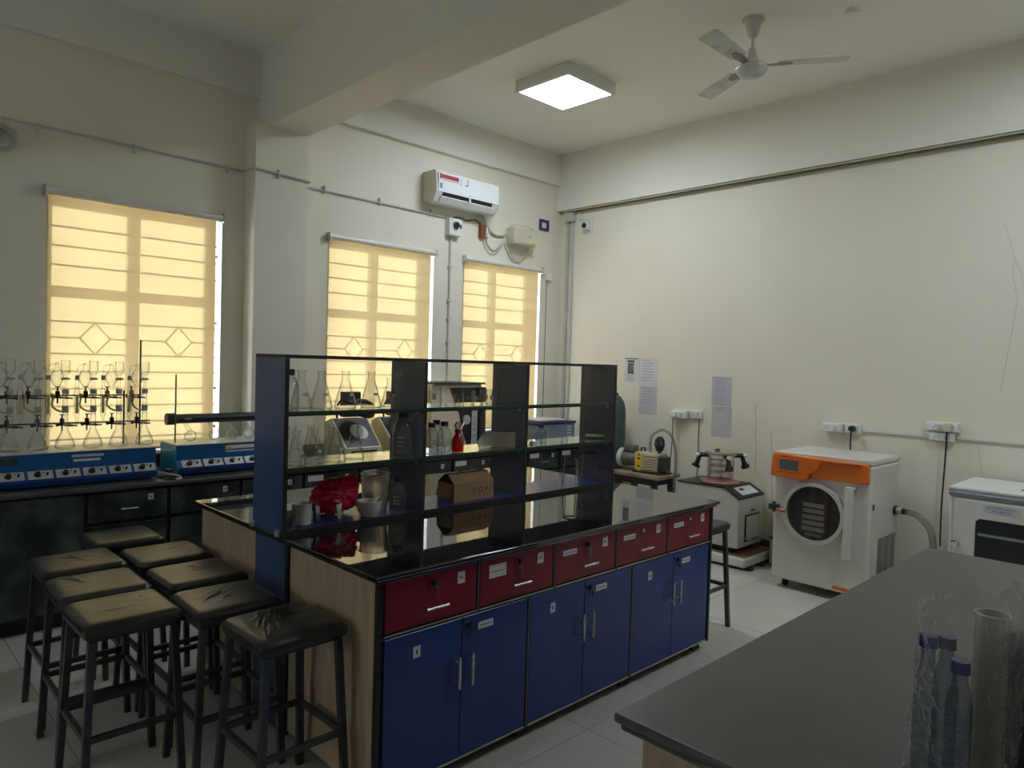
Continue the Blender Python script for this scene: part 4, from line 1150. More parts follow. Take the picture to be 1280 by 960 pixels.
MB().cyl((hp[0], hp[1] - 0.02, hp[2]), (hp[0], hp[1], hp[2]), 0.036, n=20).build('hose_flange', 'black_plastic', t)
MB().cyl((hp[0], hp[1] - 0.055, hp[2]), (hp[0], hp[1] - 0.02, hp[2]), 0.026, n=18).build('hose_clamp', 'chrome', t)
MB().cyl((hp[0], hp[1] - 0.085, hp[2]), (hp[0], hp[1] - 0.055, hp[2]), 0.022, n=18).build('hose_coupling', 'black_plastic', t)
MB().tube(smoothpts([(hp[0], hp[1] - 0.08, hp[2]), (hp[0], hp[1] - 0.16, hp[2] - 0.015), (hp[0] - 0.01, hp[1] - 0.25, hp[2] - 0.10), (hp[0] - 0.02, hp[1] - 0.285, hp[2] - 0.25), (hp[0] - 0.02, hp[1] - 0.285, hp[2] - 0.42), (hp[0] + 0.02, hp[1] - 0.23, 0.06)], 8), 0.024, 14).build('vacuum_hose', 'hose_clear', t)

# ================================================================== BENCH-TOP FREEZE DRYER on its packing
QX0, QX1, QY0, QY1 = 5.62, 6.06, 2.93, 3.53
QZ0, QZ1 = 0.165, 0.665
t = thing('packing_slab', 'white foam packing slab with brown board under the small freeze dryer', 'packing', (5.85, 3.2, 0))
for x in (5.62, 5.84, 6.02):
    MB().box(x, x + 0.06, 2.80, 3.62, 0.0, 0.022).build('batten', 'old_wood', t, smooth=False)
MB().rbox(5.57, 6.12, 2.83, 3.62, 0.0225, 0.105, 0.02, 3).build('foam_block', 'foam_white', t)
MB().rbox(5.59, 6.11, 2.845, 3.61, 0.1055, 0.112, 0.002, 1).build('board', 'brown_board', t)
t = thing('freeze_dryer', 'small white freeze dryer with clear drum manifold and black valves on top', 'freeze dryer', (5.84, 3.23, 0.112))
cz = QZ1
body = [(QY0, QZ0), (QY1, QZ0), (QY1, cz), (QY0 + 0.13, cz), (QY0, cz - 0.075)]
MB().prism(body, 'x', QX0, QX1).build('body', 'pale_grey', t, smooth=False)
MB().rbox(QX0 + 0.04, QX1 - 0.04, QY0 + 0.06, QY1 - 0.04, 0.1125, QZ0 - 0.0005, 0.006).build('base', 'black_plastic', t)
MB().box(QX0 - 0.006, QX1 + 0.006, QY0 + 0.125, QY1 + 0.006, cz + 0.0005, cz + 0.012).build('top_plate', 'black_plastic', t, smooth=False)
e = 0.012
sl = (cz - (cz - 0.075)) / 0.13
MB().prism([(QY0 - 0.008, cz - 0.080), (QY0 - 0.008, cz - 0.062), (QY0 + 0.124, cz + 0.012), (QY0 + 0.124, cz + 0.0005)], 'x', QX0 - 0.006, QX1 + 0.006).build('console', 'black_plastic', t, smooth=False)
def slope(x, f, lift):
    return (x, QY0 - 0.008 + 0.132 * f, cz - 0.062 + 0.074 * f + lift)
scr = MB(); scr.add([slope(QX0 + 0.09, 0.14, 0.001), slope(QX1 - 0.06, 0.14, 0.001), slope(QX1 - 0.06, 0.82, 0.001), slope(QX0 + 0.09, 0.82, 0.001),
                     slope(QX0 + 0.09, 0.14, 0.003), slope(QX1 - 0.06, 0.14, 0.003), slope(QX1 - 0.06, 0.82, 0.003), slope(QX0 + 0.09, 0.82, 0.003)],
                    [(0, 3, 2, 1), (4, 5, 6, 7), (0, 1, 5, 4), (1, 2, 6, 5), (2, 3, 7, 6), (3, 0, 4, 7)])
sp = scr.build('control_label', 'paper', t, smooth=False)
dl = MB(); dl.add([slope(QX0 + 0.14, 0.5, 0.0032), slope(QX0 + 0.21, 0.5, 0.0032), slope(QX0 + 0.21, 0.68, 0.0032), slope(QX0 + 0.14, 0.68, 0.0032)], [(0, 1, 2, 3)])
dl.build('display', 'print_dark', sp, smooth=False)
MB().rbox(QX0 + 0.12, QX1 - 0.055, QY0 - 0.008, QY0 - 0.0005, 0.205, 0.44, 0.003).build('grille_frame', 'black_plastic', t)
MB().rbox(QX0 + 0.133, QX1 - 0.068, QY0 - 0.011, QY0 - 0.0082, 0.22, 0.427, 0.001, 1).build('grille_panel', 'pale_grey', t)
MB().rbox(QX0 + 0.22, QX0 + 0.29, QY0 - 0.006, QY0 - 0.0005, 0.465, 0.478, 0.002).build('vent_slot', 'black_plastic', t)
MB().cyl((QX0 + 0.14, QY0 - 0.05, 0.235), (QX0 + 0.14, QY0 - 0.0005, 0.235), 0.016, n=14).build('drain_valve', 'chrome', t)
c = ((QX0 + QX1) / 2 + 0.0, 3.235)
zb = cz + 0.0125
MB().lathe([(0, zb), (0.17, zb), (0.175, zb + 0.008), (0.17, zb + 0.018), (0.13, zb + 0.024), (0.13, zb + 0.03), (0, zb + 0.03)], (c[0], c[1], 0), 40).build('drum_seal', 'pinkish', t)
z0 = zb + 0.03; z1 = z0 + 0.235
MB().lathe([(0.118, z0), (0.118, z1)], (c[0], c[1], 0), 40).build('clear_drum', 'acrylic', t)
MB().lathe([(0, z1), (0.135, z1), (0.138, z1 + 0.006), (0.135, z1 + 0.018), (0, z1 + 0.018)], (c[0], c[1], 0), 40).build('drum_lid', 'acrylic', t)
MB().ring((c[0], c[1], 0), 'z', 0.118, 0.137, z1 - 0.012, z1 - 0.0005).build('lid_seal', 'pinkish', t)
MB().rbox(c[0] - 0.04, c[0] + 0.025, c[1] + 0.02, c[1] + 0.045, z1 + 0.0185, z1 + 0.035, 0.005).build('lid_knob', 'dark_steel', t)
for k in range(3):
    z = z0 + 0.055 + 0.06 * k
    MB().cyl((c[0], c[1], z), (c[0], c[1], z + 0.012), 0.10, n=32).build('shelf_tray', 'tray_metal', t)
for a in (0.4, 2.5, 4.6):
    MB().cyl((c[0] + 0.10 * math.cos(a), c[1] + 0.10 * math.sin(a), z0), (c[0] + 0.10 * math.cos(a), c[1] + 0.10 * math.sin(a), z1 - 0.02), 0.006, n=8).build('rack_rod', 'chrome', t)
vz = z1 - 0.02
for a in (math.radians(138), math.radians(-132), math.radians(-42)):
    dx, dy = math.cos(a), math.sin(a)
    P = lambda r, z: (c[0] + r * dx, c[1] + r * dy, z)
    vv = MB().cyl(P(0.119, vz), P(0.20, vz), 0.021, n=14).cyl(P(0.19, vz + 0.005), P(0.225, vz - 0.095), 0.017, 0.024, n=14).cyl(P(0.222, vz - 0.085), P(0.232, vz - 0.11), 0.038, n=16)
    v_ = vv.build('valve', 'black_plastic', t)
    MB().cyl(P(0.20, vz), P(0.235, vz), 0.017, n=14).build('valve_knob', 'white_plastic', v_)

# voltage stabilizer between the two dryers
t = thing('stabilizer_box', 'tan metal stabilizer box on the floor between the two freeze dryers', 'stabilizer', (6.03, 2.67, 0))
MB().rbox(5.92, 6.14, 2.545, 2.785, 0.012, 0.235, 0.006).build('case', 'stabilizer_tan', t)
MB().rbox(5.915, 6.145, 2.54, 2.79, 0.2355, 0.262, 0.006).build('lid', 'old_wood', t)
MB().cyl((5.913, 2.68, 0.13), (5.9195, 2.68, 0.13), 0.014, n=12).build('knob', 'black_plastic', t)
MB().cyl((5.913, 2.64, 0.17), (5.9195, 2.64, 0.17), 0.010, n=12).build('knob', 'black_plastic', t)
for x in (5.94, 6.12):
    for y in (2.565, 2.765):
        MB().cyl((x, y, 0), (x, y, 0.0118), 0.012, n=10).build('foot', 'rubber', t)

# ================================================================== PUMP ON ITS WOODEN STOOL
PXc = 5.83
zt_ = 0.665
t = thing('wooden_stool', 'dark old wooden stool carrying the vacuum pump', 'stool', (PXc, 4.05, 0))
MB().rbox(PXc - 0.19, PXc + 0.19, 3.76, 4.34, zt_ - 0.035, zt_, 0.006).build('top', 'wood_top', t)
for x0, x1, y0, y1 in ((PXc - 0.15, PXc - 0.125, 3.85, 4.25), (PXc + 0.125, PXc + 0.15, 3.85, 4.25), (PXc - 0.12, PXc + 0.12, 3.83, 3.85), (PXc - 0.12, PXc + 0.12, 4.25, 4.27)):
    MB().box(x0, x1, y0, y1, zt_ - 0.10, zt_ - 0.0355).build('apron', 'old_wood', t, smooth=False)
for sx in (-1, 1):
    for yy, sy in ((3.84, -1), (4.26, 1)):
        lg = MB()
        x = PXc + sx * 0.137
        q = [(-0.025, -0.025), (0.025, -0.025), (0.025, 0.025), (-0.025, 0.025)]
        lg.add([(x + sx * 0.03 + a, yy + sy * 0.035 + b_, 0) for a, b_ in q] + [(x + a, yy + b_, zt_ - 0.0355) for a, b_ in q], [(0, 3, 2, 1), (4, 5, 6, 7), (0, 1, 5, 4), (1, 2, 6, 5), (2, 3, 7, 6), (3, 0, 4, 7)])
        lg.build('leg', 'old_wood', t, smooth=False)
t = thing('vacuum_pump', 'cream rotary vacuum pump with yellow label and black exhaust filter', 'pump', (PXc, 4.05, zt_))
zp = zt_
MB().rbox(PXc - 0.10, PXc + 0.10, 3.80, 4.13, zp + 0.0005, zp + 0.018, 0.004).build('base_plate', 'dark_steel', t)
MB().rbox(PXc - 0.085, PXc + 0.085, 3.845, 4.115, zp + 0.0185, zp + 0.20, 0.012).build('pump_body', 'pump_cream', t)
for k in range(6):
    z = zp + 0.045 + k * 0.025
    MB().rbox(PXc - 0.098, PXc + 0.098, 3.845, 4.0, z, z + 0.010, 0.003).build('cooling_fin', 'pump_cream', t)
yl = MB().box(PXc - 0.089, PXc - 0.0855, 4.03, 4.09, zp + 0.022, zp + 0.197).build('yellow_label', 'yellow', t, smooth=False)
for z in (0.055, 0.13, 0.165):
    MB().box(PXc - 0.0898, PXc - 0.0891, 4.045, 4.075, zp + z, zp + z + 0.016).build('print', 'print_dark', yl, smooth=False)
MB().rbox(PXc - 0.08, PXc + 0.08, 3.80, 3.8445, zp + 0.03, zp + 0.17, 0.01).build('oil_case', 'dark_steel', t)
MB().cyl((PXc, 4.12, zp + 0.115), (PXc, 4.29, zp + 0.115), 0.075, n=24).build('motor', 'motor_grey', t)
MB().lathe([(0, 0), (0.09, 0), (0.10, 0.01), (0.098, 0.045), (0.07, 0.06), (0, 0.062)], (0, 0, 0), 28).rot(0, Matrix.Translation((PXc, 4.285, zp + 0.115)) @ Matrix.Rotation(-PI / 2, 4, 'X')).build('fan_cover', 'pale_grey', t)
MB().rbox(PXc - 0.05, PXc + 0.04, 4.15, 4.275, zp + 0.19, zp + 0.25, 0.005).build('terminal_box', 'motor_grey', t)
MB().tube([(PXc, 4.095, zp + 0.195), (PXc, 4.095, zp + 0.235), (PXc, 4.05, zp + 0.235), (PXc, 4.05, zp + 0.195)], 0.010, 8).build('lifting_handle', 'dark_steel', t)
MB().cyl((PXc, 3.995, zp + 0.2), (PXc, 3.995, zp + 0.27), 0.018, n=14).build('inlet_port', 'chrome', t)
MB().lathe([(0, 0.2), (0.015, 0.2), (0.015, 0.215), (0.035, 0.225), (0.042, 0.25), (0.05, 0.275), (0.055, 0.285), (0.05, 0.295), (0.046, 0.33), (0.03, 0.35), (0.028, 0.362), (0, 0.365)], (PXc, 3.885, zp), 24).build('exhaust_filter', 'black_plastic', t)
MB().tube(smoothpts([(PXc, 3.995, zp + 0.265), (PXc + 0.02, 3.985, zp + 0.36), (PXc + 0.05, 3.90, zp + 0.425), (PXc + 0.06, 3.80, zp + 0.38), (PXc + 0.07, 3.75, zp + 0.24), (PXc + 0.08, 3.75, zp + 0.0), (PXc + 0.08, 3.78, zp - 0.30)], 8), 0.014, 12).build('vacuum_hose', 'hose_clear', t)

# gas cylinder
cyx, cyy = onX(767, 560, 5.93).xy
t = thing('gas_cylinder', 'tall dark green steel gas cylinder standing in the corner behind the shelf', 'gas cylinder', (cyx, cyy, 0))
MB().lathe([(0, 0.0), (0.105, 0.0), (0.113, 0.02), (0.115, 1.18), (0.11, 1.26), (0.092, 1.33), (0.062, 1.375), (0.04, 1.395), (0, 1.395)], (cyx, cyy, 0), 36).build('body', 'cylinder_green', t)
MB().lathe([(0, 1.3955), (0.032, 1.3955), (0.032, 1.42), (0, 1.42)], (cyx, cyy, 0), 18).build('neck_ring', 'dark_steel', t)
MB().cyl((cyx, cyy, 1.42), (cyx, cyy, 1.49), 0.014, n=12).cyl((cyx - 0.04, cyy, 1.455), (cyx, cyy, 1.455), 0.011, n=10).build('valve', 'dark_steel', t)

# ================================================================== WHITE INCUBATOR AT THE RIGHT EDGE
HX, HX1, HY0, HY1, HZ = 5.44, 6.08, 0.50, 1.315, 0.965
t = thing('incubator', 'white laboratory incubator with dark window in its door at the picture edge', 'incubator', (5.76, 0.9, 0))
MB().rbox(HX, HX1, HY0, HY1, 0.05, HZ - 0.0605, 0.012).build('cabinet', 'white_enamel', t)
MB().rbox(HX - 0.012, HX1, HY0 - 0.006, HY1 + 0.006, HZ - 0.02, HZ, 0.006).build('top', 'white_plastic', t)
MB().rbox(HX - 0.018, HX1 - 0.01, HY0 - 0.006, HY1 + 0.006, HZ - 0.06, HZ - 0.0205, 0.006).build('grey_trim_band', 'machine_grey', t)
MB().box(HX - 0.021, HX - 0.0182, HY0, HY1, HZ - 0.038, HZ - 0.031).build('bright_line', 'chrome', t)
dr = MB().rbox(HX - 0.025, HX - 0.0005, HY0 + 0.01, HY1 - 0.035, 0.12, HZ - 0.075, 0.008).build('door', 'white_enamel', t)
bm = MB().rbox(HX - 0.029, HX - 0.0255, HY0 + 0.12, 1.155, 0.36, 0.775, 0.0018, 1)
MB().prism([(HY0 + 0.12, 0.36), (1.135, 0.36), (1.155, 0.38), (1.155, 0.755), (1.135, 0.775), (HY0 + 0.12, 0.775)], 'x', HX - 0.029, HX - 0.0255).build('door_window', 'dark_glass', dr, smooth=False)
MB().box(HX - 0.030, HX - 0.0292, HY0 + 0.14, 1.14, 0.665, 0.682).build('inner_shelf', 'machine_grey', dr)
MB().box(HX - 0.027, HX - 0.0255, 0.915, 1.115, 0.825, 0.872).build('name_label', 'paper_lilac', dr, smooth=False)
text('lettering', 'BACTERIOLOGICAL', 0.0185, 'print_dark', dr, (HX - 0.0273, 1.015, 0.857), FACE_NEG_X)
text('lettering', 'INCUBATOR', 0.0185, 'print_dark', dr, (HX - 0.0273, 1.015, 0.837), FACE_NEG_X)
MB().cyl((HX - 0.06, 1.262, 0.585), (HX - 0.0255, 1.262, 0.585), 0.02, n=16).build('door_latch', 'chrome', t)
MB().rbox(HX - 0.05, HX - 0.0255, 1.262, 1.285, 0.565, 0.605, 0.004).build('latch_plate', 'black_plastic', t)
for x in (HX + 0.06, HX1 - 0.06):
    for y in (HY0 + 0.06, HY1 - 0.06):
        MB().cyl((x, y, 0), (x, y, 0.0495), 0.02, n=12).build('foot', 'rubber', t)
p = onX(1250, 697, HX - 0.03)
MB().prism([(p.y - 0.018, 0.40), (p.y + 0.018, 0.40), (p.y, 0.44)], 'x', HX - 0.0302, HX - 0.0293).build('warning_sticker', 'yellow', dr, smooth=False)
p = onZ(1267, 607, HZ)
solo(MB().tube(smoothpts([(5.62, 0.95, HZ + 0.004), (5.66, 0.92, HZ + 0.004), (5.70, 0.88, HZ + 0.004), (5.76, 0.80, HZ + 0.004)]), 0.004, 6), 'pen', 'dark_steel', 'thin dark rod lying on top of the white incubator', 'rod')


# ================================================================== HEATING UNITS ON THE WINDOW BENCH
def heating_unit(label, x0, x1, n, xa, pitch, badge):
    y0, y1 = 4.985, 5.335
    z0, z1 = ZB, ZB + 0.215
    t = thing('heating_unit', label, 'heating unit', ((x0 + x1) / 2, (y0 + y1) / 2, z0), 'blue multi-place heating units')
    prof = [(y0 + 0.02, z0 + 0.012), (y1, z0 + 0.012), (y1, z0 + 0.105), (y0 + 0.045, z0 + 0.105), (y0, z0 + 0.06), (y0, z0 + 0.045)]
    MB().prism(prof, 'x', x0, x1).build('lower_case', 'mantle_low', t, smooth=False)
    MB().box(x0, x1, y0 + 0.045, y1, z0 + 0.1055, z1 - 0.008).build('upper_case', 'mantle_blue', t, smooth=False)
    for xx in (x0 - 0.004, x1 + 0.0002):
        MB().prism([(y0 + 0.018, z0 + 0.010), (y1 + 0.002, z0 + 0.010), (y1 + 0.002, z1 - 0.0085), (y0 + 0.043, z1 - 0.0085), (y0 + 0.043, z0 + 0.105), (y0 - 0.002, z0 + 0.06), (y0 - 0.002, z0 + 0.045)], 'x', xx, xx + 0.0038).build('end_plate', 'mantle_teal', t, smooth=False)
    MB().rbox(x0, x1, y0 + 0.04, y1 + 0.002, z1 - 0.0078, z1, 0.003).build('top_plate', 'mantle_top', t)
    for fx_ in (x0 + 0.05, x1 - 0.05):
        for fy_ in (y0 + 0.05, y1 - 0.04):
            MB().cyl((fx_, fy_, z0), (fx_, fy_, z0 + 0.0118), 0.014, n=10).build('foot', 'rubber', t)
    # sloping control plates between (y0, z0+.06) and (y0+.045, z0+.105)
    def sl(x, f, lift):
        return Vector((x, y0 + 0.045 * f - 0.707 * lift, z0 + 0.06 + 0.045 * f + 0.707 * lift))
    for k in range(n):
        cx = xa + k * pitch
        if cx < x0 + 0.06 or cx > x1 - 0.06:
            continue
        hw = pitch * 0.44
        pl = MB()
        for lift in (0.0003, 0.003):
            pl.v += [tuple(sl(cx - hw, 0.02, lift)), tuple(sl(cx + hw, 0.02, lift)), tuple(sl(cx + hw, 0.98, lift)), tuple(sl(cx - hw, 0.98, lift))]
        pl.f += [(0, 3, 2, 1), (4, 5, 6, 7), (0, 1, 5, 4), (1, 2, 6, 5), (2, 3, 7, 6), (3, 0, 4, 7)]
        cp = pl.build('control_plate', 'panel_silver', t, smooth=False)
        MB().cyl(sl(cx - 0.015, 0.5, 0.003), sl(cx - 0.015, 0.5, 0.022), 0.019, 0.014, n=16).build('knob', 'black_plastic', cp)
        MB().cyl(sl(cx + 0.035, 0.45, 0.003), sl(cx + 0.035, 0.55, 0.02), 0.006, n=8).build('switch', 'black_plastic', cp)
        MB().cyl(sl(cx + 0.018, 0.75, 0.003), sl(cx + 0.018, 0.75, 0.006), 0.005, n=8).build('pilot_lamp', 'red_dark', cp)
    yy = y0 + 0.045
    for (a, b_, c_, d_, mm) in badge:
        MB().box(a, b_, yy - 0.0012, yy - 0.0001, z0 + c_, z0 + d_).build('badge', mm, t, smooth=False)
    return t


heating_unit('long blue heating unit carrying the row of tall glass distillation sets', 0.16, 1.605, 10, 0.225, 0.1455,
             [(1.12, 1.30, 0.175, 0.190, 'pvc_grey'), (1.13, 1.28, 0.148, 0.162, 'paper'), (0.62, 0.84, 0.15, 0.19, 'dark_steel')])
hb = heating_unit('short blue heating unit carrying flasks under the black fume pipe', 1.742, 2.50, 5, 1.835, 0.1475,
                  [(2.08, 2.40, 0.168, 0.192, 'paper'), (2.08, 2.36, 0.145, 0.156, 'paper_lilac')])
MB().prism([(2.07, 0.0), (2.13, 0.0), (2.10, 0.03)], 'y', 0, 0.0004).rot(0, Matrix.Translation((0, 5.0283, ZB + 0.166))).build('badge', 'yellow', hb, smooth=False)

# glass distillation set, local coordinates with its flask bottom at the origin
YK_ = 5.16
def distil_set():
    t = thing('distillation_set', '', 'glassware', (0, 0, 0), 'glass distillation sets on the blue heating unit')
    MB().lathe([(0, 0.0), (0.045, 0.0), (0.056, 0.006), (0.058, 0.018), (0.05, 0.05), (0.032, 0.09), (0.019, 0.118), (0.016, 0.14), (0.016, 0.215), (0.019, 0.218)], n=22).build('flask', 'clear_glass', t, local=True)
    MB().lathe([(0.019, 0.235), (0.019, 0.268)], n=16).build('ground_joint', 'frost_joint', t, local=True)
    MB().lathe([(0.015, 0.21), (0.015, 0.345)], n=16).build('neck_tube', 'clear_glass', t, local=True)
    MB().lathe([(0.019, 0.345), (0.019, 0.375)], n=16).build('ground_joint', 'frost_joint', t, local=True)
    # tap and cup funnel
    MB().lathe([(0.008, 0.375), (0.008, 0.43), (0.012, 0.437), (0.012, 0.45), (0.008, 0.455), (0.008, 0.465), (0.022, 0.48), (0.027, 0.50), (0.027, 0.555), (0.030, 0.558)], n=18).build('cup_funnel', 'clear_glass', t, local=True)
    MB().cyl((-0.022, 0, 0.443), (0.022, 0, 0.443), 0.0085, 0.0065, n=12).build('stopcock', 'frost_joint', t, local=True)
    # splash bulb arm to the receiver at the left
    bx_ = -0.044
    MB().tube(smoothpts([(0, 0, 0.36), (-0.012, 0.01, 0.385), (-0.03, 0.015, 0.40)]), 0.008, 10).build('side_arm', 'clear_glass', t, local=True)
    MB().lathe([(0.008, 0.385), (0.014, 0.395), (0.033, 0.425), (0.038, 0.452), (0.030, 0.482), (0.013, 0.505), (0.010, 0.525), (0.012, 0.54), (0, 0.545)], (bx_, 0.018, 0), n=18).build('splash_bulb', 'clear_glass', t, local=True)
    MB().tube(smoothpts([(bx_, 0.018, 0.535), (bx_ - 0.03, 0.018, 0.53), (bx_ - 0.044, 0.018, 0.515), (bx_ - 0.046, 0.018, 0.46)]), 0.005, 8).build('delivery_tube', 'clear_glass', t, local=True)
    MB().lathe([(0.012, 0.435), (0.012, 0.465)], (bx_ - 0.046, 0.018, 0), n=14).build('ground_joint', 'frost_joint', t, local=True)
    MB().lathe([(0.006, 0.14), (0.008, 0.19), (0.017, 0.215), (0.017, 0.36), (0.010, 0.385), (0.010, 0.435)], (bx_ - 0.046, 0.018, 0), n=16).build('condenser', 'clear_glass', t, local=True)
    MB().lathe([(0.007, 0.22), (0.011, 0.24), (0.007, 0.26), (0.011, 0.28), (0.007, 0.30), (0.011, 0.32), (0.007, 0.34)], (bx_ - 0.046, 0.018, 0), n=12).build('condenser_core', 'yellow_tube', t, local=True)
    MB().tube(smoothpts([(bx_ - 0.03, 0.018, 0.345), (bx_ - 0.015, 0.03, 0.335), (bx_ - 0.02, 0.04, 0.27), (bx_ + 0.02, 0.04, 0.235), (bx_ + 0.07, 0.03, 0.23)]), 0.006, 8).build('rubber_hose', 'yellow_tube', t, local=True)
    return t


DL = ['glass distillation set cut by the left picture edge', 'tall glass distillation set second from the left picture edge', 'glass distillation set at the left edge of the window blind',
      'glass distillation set in front of the blind, left of the middle pair', 'glass distillation set in the middle of the blind left of the short rod', 'glass distillation set nearest the tall bare rod, rightmost of the row']
ds0 = distil_set()
zf = ZB + 0.216
for k, px in enumerate((12, 47, 81, 116, 148, 180)):
    p = onY(px, 560, YK_)
    o = ds0 if k == 0 else dup(ds0, (0, 0, 0))
    o.location = (p.x, YK_, zf); o.rotation_euler = (0, 0, random.uniform(-0.15, 0.15)); o['label'] = DL[k]

# rod frame with clamps
t = thing('clamp_frame', 'black rod frame with rows of clamps holding the distillation sets', 'clamp stand', (1.0, 5.26, ZB + 0.215))
yr = 5.235
p1 = onY(176, 425, yr); p2 = onY(155, 490, yr)
za, zb2 = onY(100, 494, yr).z, onY(100, 528, yr).z
zfr = ZB + 0.2155
for xx, zt2 in ((p1.x, p1.z), (p2.x, za + 0.03), (0.30, p1.z)):
    MB().cyl((xx, yr, zfr), (xx, yr, zt2), 0.006, n=10).build('upright_rod', 'dark_steel', t)
MB().cyl((0.2, yr - 0.013, za), (p1.x + 0.005, yr - 0.013, za), 0.005, n=8).build('cross_rod', 'dark_steel', t)
MB().cyl((0.2, yr - 0.013, zb2), (p1.x + 0.06, yr - 0.013, zb2), 0.005, n=8).build('cross_rod', 'dark_steel', t)
for zc_, pxs in ((za, (8, 34, 71, 106, 133, 163)), (zb2, (8, 46, 77, 108, 139, 170))):
    for px in pxs:
        x = onY(px, 500, yr).x
        k = MB().rbox(x - 0.012, x + 0.012, yr - 0.03, yr - 0.006, zc_ - 0.018, zc_ + 0.03, 0.004)
        k.cyl((x, yr - 0.018, zc_ + 0.03), (x, yr - 0.018, zc_ + 0.055), 0.005, n=8)
        k.cyl((x - 0.012, yr - 0.018, zc_ + 0.055), (x + 0.012, yr - 0.018, zc_ + 0.055), 0.004, n=6)
        k.cyl((x, yr - 0.018, zc_ - 0.018), (x, yr - 0.018, zc_ - 0.05), 0.005, n=8)
        k.cyl((x, yr - 0.02, zc_ - 0.012), (x + 0.055, yr - 0.045, zc_ - 0.016), 0.006, n=8)
        k.tube([(x + 0.035, yr - 0.03, zc_ - 0.008), (x + 0.062, yr - 0.03, zc_ - 0.016), (x + 0.075, yr - 0.055, zc_ - 0.016)], 0.005, 6)
        k.cyl((x - 0.012, yr - 0.02, zc_ - 0.01), (x - 0.032, yr - 0.03, zc_ - 0.01), 0.006, 0.010, n=8)
        k.build('clamp', 'black_plastic', t)

# black fume pipe, its rod, and the slanted digestion flasks
yp = 5.20
pa, pb = onY(210, 524, yp), onY(330, 520, yp)
t = thing('fume_pipe', 'thick black horizontal fume pipe on a rod above the short blue heating unit', 'pipe', (pa.x, yp, ZB + 0.215))
zc_ = (pa.z + pb.z) / 2
MB().cyl((pa.x + 0.03, yp, zc_), (2.40, yp, zc_), 0.034, n=24).build('pipe', 'black_plastic', t)
MB().cyl((pa.x - 0.012, yp, zc_), (pa.x + 0.05, yp, zc_), 0.041, n=24).build('end_cap', 'rubber', t)
MB().box(pa.x + 0.10, pa.x + 0.15, yp - 0.0348, yp - 0.0335, zc_ - 0.006, zc_ + 0.006).build('label', 'grey_metal', t)
p = onY(221, 468, yp - 0.045)
MB().cyl((1.775, yp - 0.045, ZB + 0.2155), (1.775, yp - 0.045, p.z), 0.0055, n=10).build('rod', 'grey_trim', t)
MB().rbox(1.765, 1.785, yp - 0.05, yp - 0.033, zc_ - 0.012, zc_ + 0.012, 0.003).build('rod_clamp', 'dark_steel', t)
fl0 = None
for k, (px, lab) in enumerate(((238, 'round digestion flask with slanted neck beside the rod'), (268, 'round digestion flask at the right edge of the window blind'),
                               (290, 'round digestion flask in front of the bare wall strip'), (311, 'round digestion flask half hidden by the blue shelf panel'))):
    x = onY(px, 548, yp).x
    if fl0 is None:
        fl0 = thing('digestion_flask', lab, 'flask', (x, yp, ZB + 0.2155), 'digestion flasks under the fume pipe')
        MB().lathe([(0, 0.0), (0.018, 0.002), (0.035, 0.013), (0.043, 0.032), (0.043, 0.045), (0.033, 0.064), (0.014, 0.076)], n=22).build('bulb', 'clear_glass', fl0, local=True)
        MB().tube([(0, 0, 0.068), (-0.015, 0, 0.09), (-0.05, 0, 0.155)], [0.016, 0.013, 0.013], 14, cap=False).build('neck', 'clear_glass', fl0, local=True)
    else:
        dup(fl0, (x, yp, ZB + 0.2155), 0, lab)
# tangle of cords between the units
for lab, pts, mm in (('black mains cord looped on the worktop between the heating units', [(1.62, 5.03, ZB + 0.006), (1.68, 4.95, ZB + 0.006), (1.73, 4.93, ZB + 0.006), (1.70, 4.905, ZB + 0.006), (1.64, 4.91, ZB + 0.006), (1.66, 4.945, ZB + 0.016), (1.70, 5.10, ZB + 0.006)], 'black_plastic'),
                     ('cream mains cord beside the black one between the heating units', [(1.63, 5.1, ZB + 0.03), (1.67, 5.0, ZB + 0.03), (1.72, 4.95, ZB + 0.02), (1.735, 4.91, ZB + 0.006), (1.69, 4.89, ZB + 0.006)], 'cream_plastic')):
    solo(MB().tube(smoothpts(pts), 0.006, 7), 'mains_cord', mm, lab, 'cord')
solo(MB().rbox(1.675, 1.71, 4.975, 5.03, ZB + 0.038, ZB + 0.06, 0.006), 'plug', 'black_plastic', 'black plug lying over the cords between the heating units', 'plug')

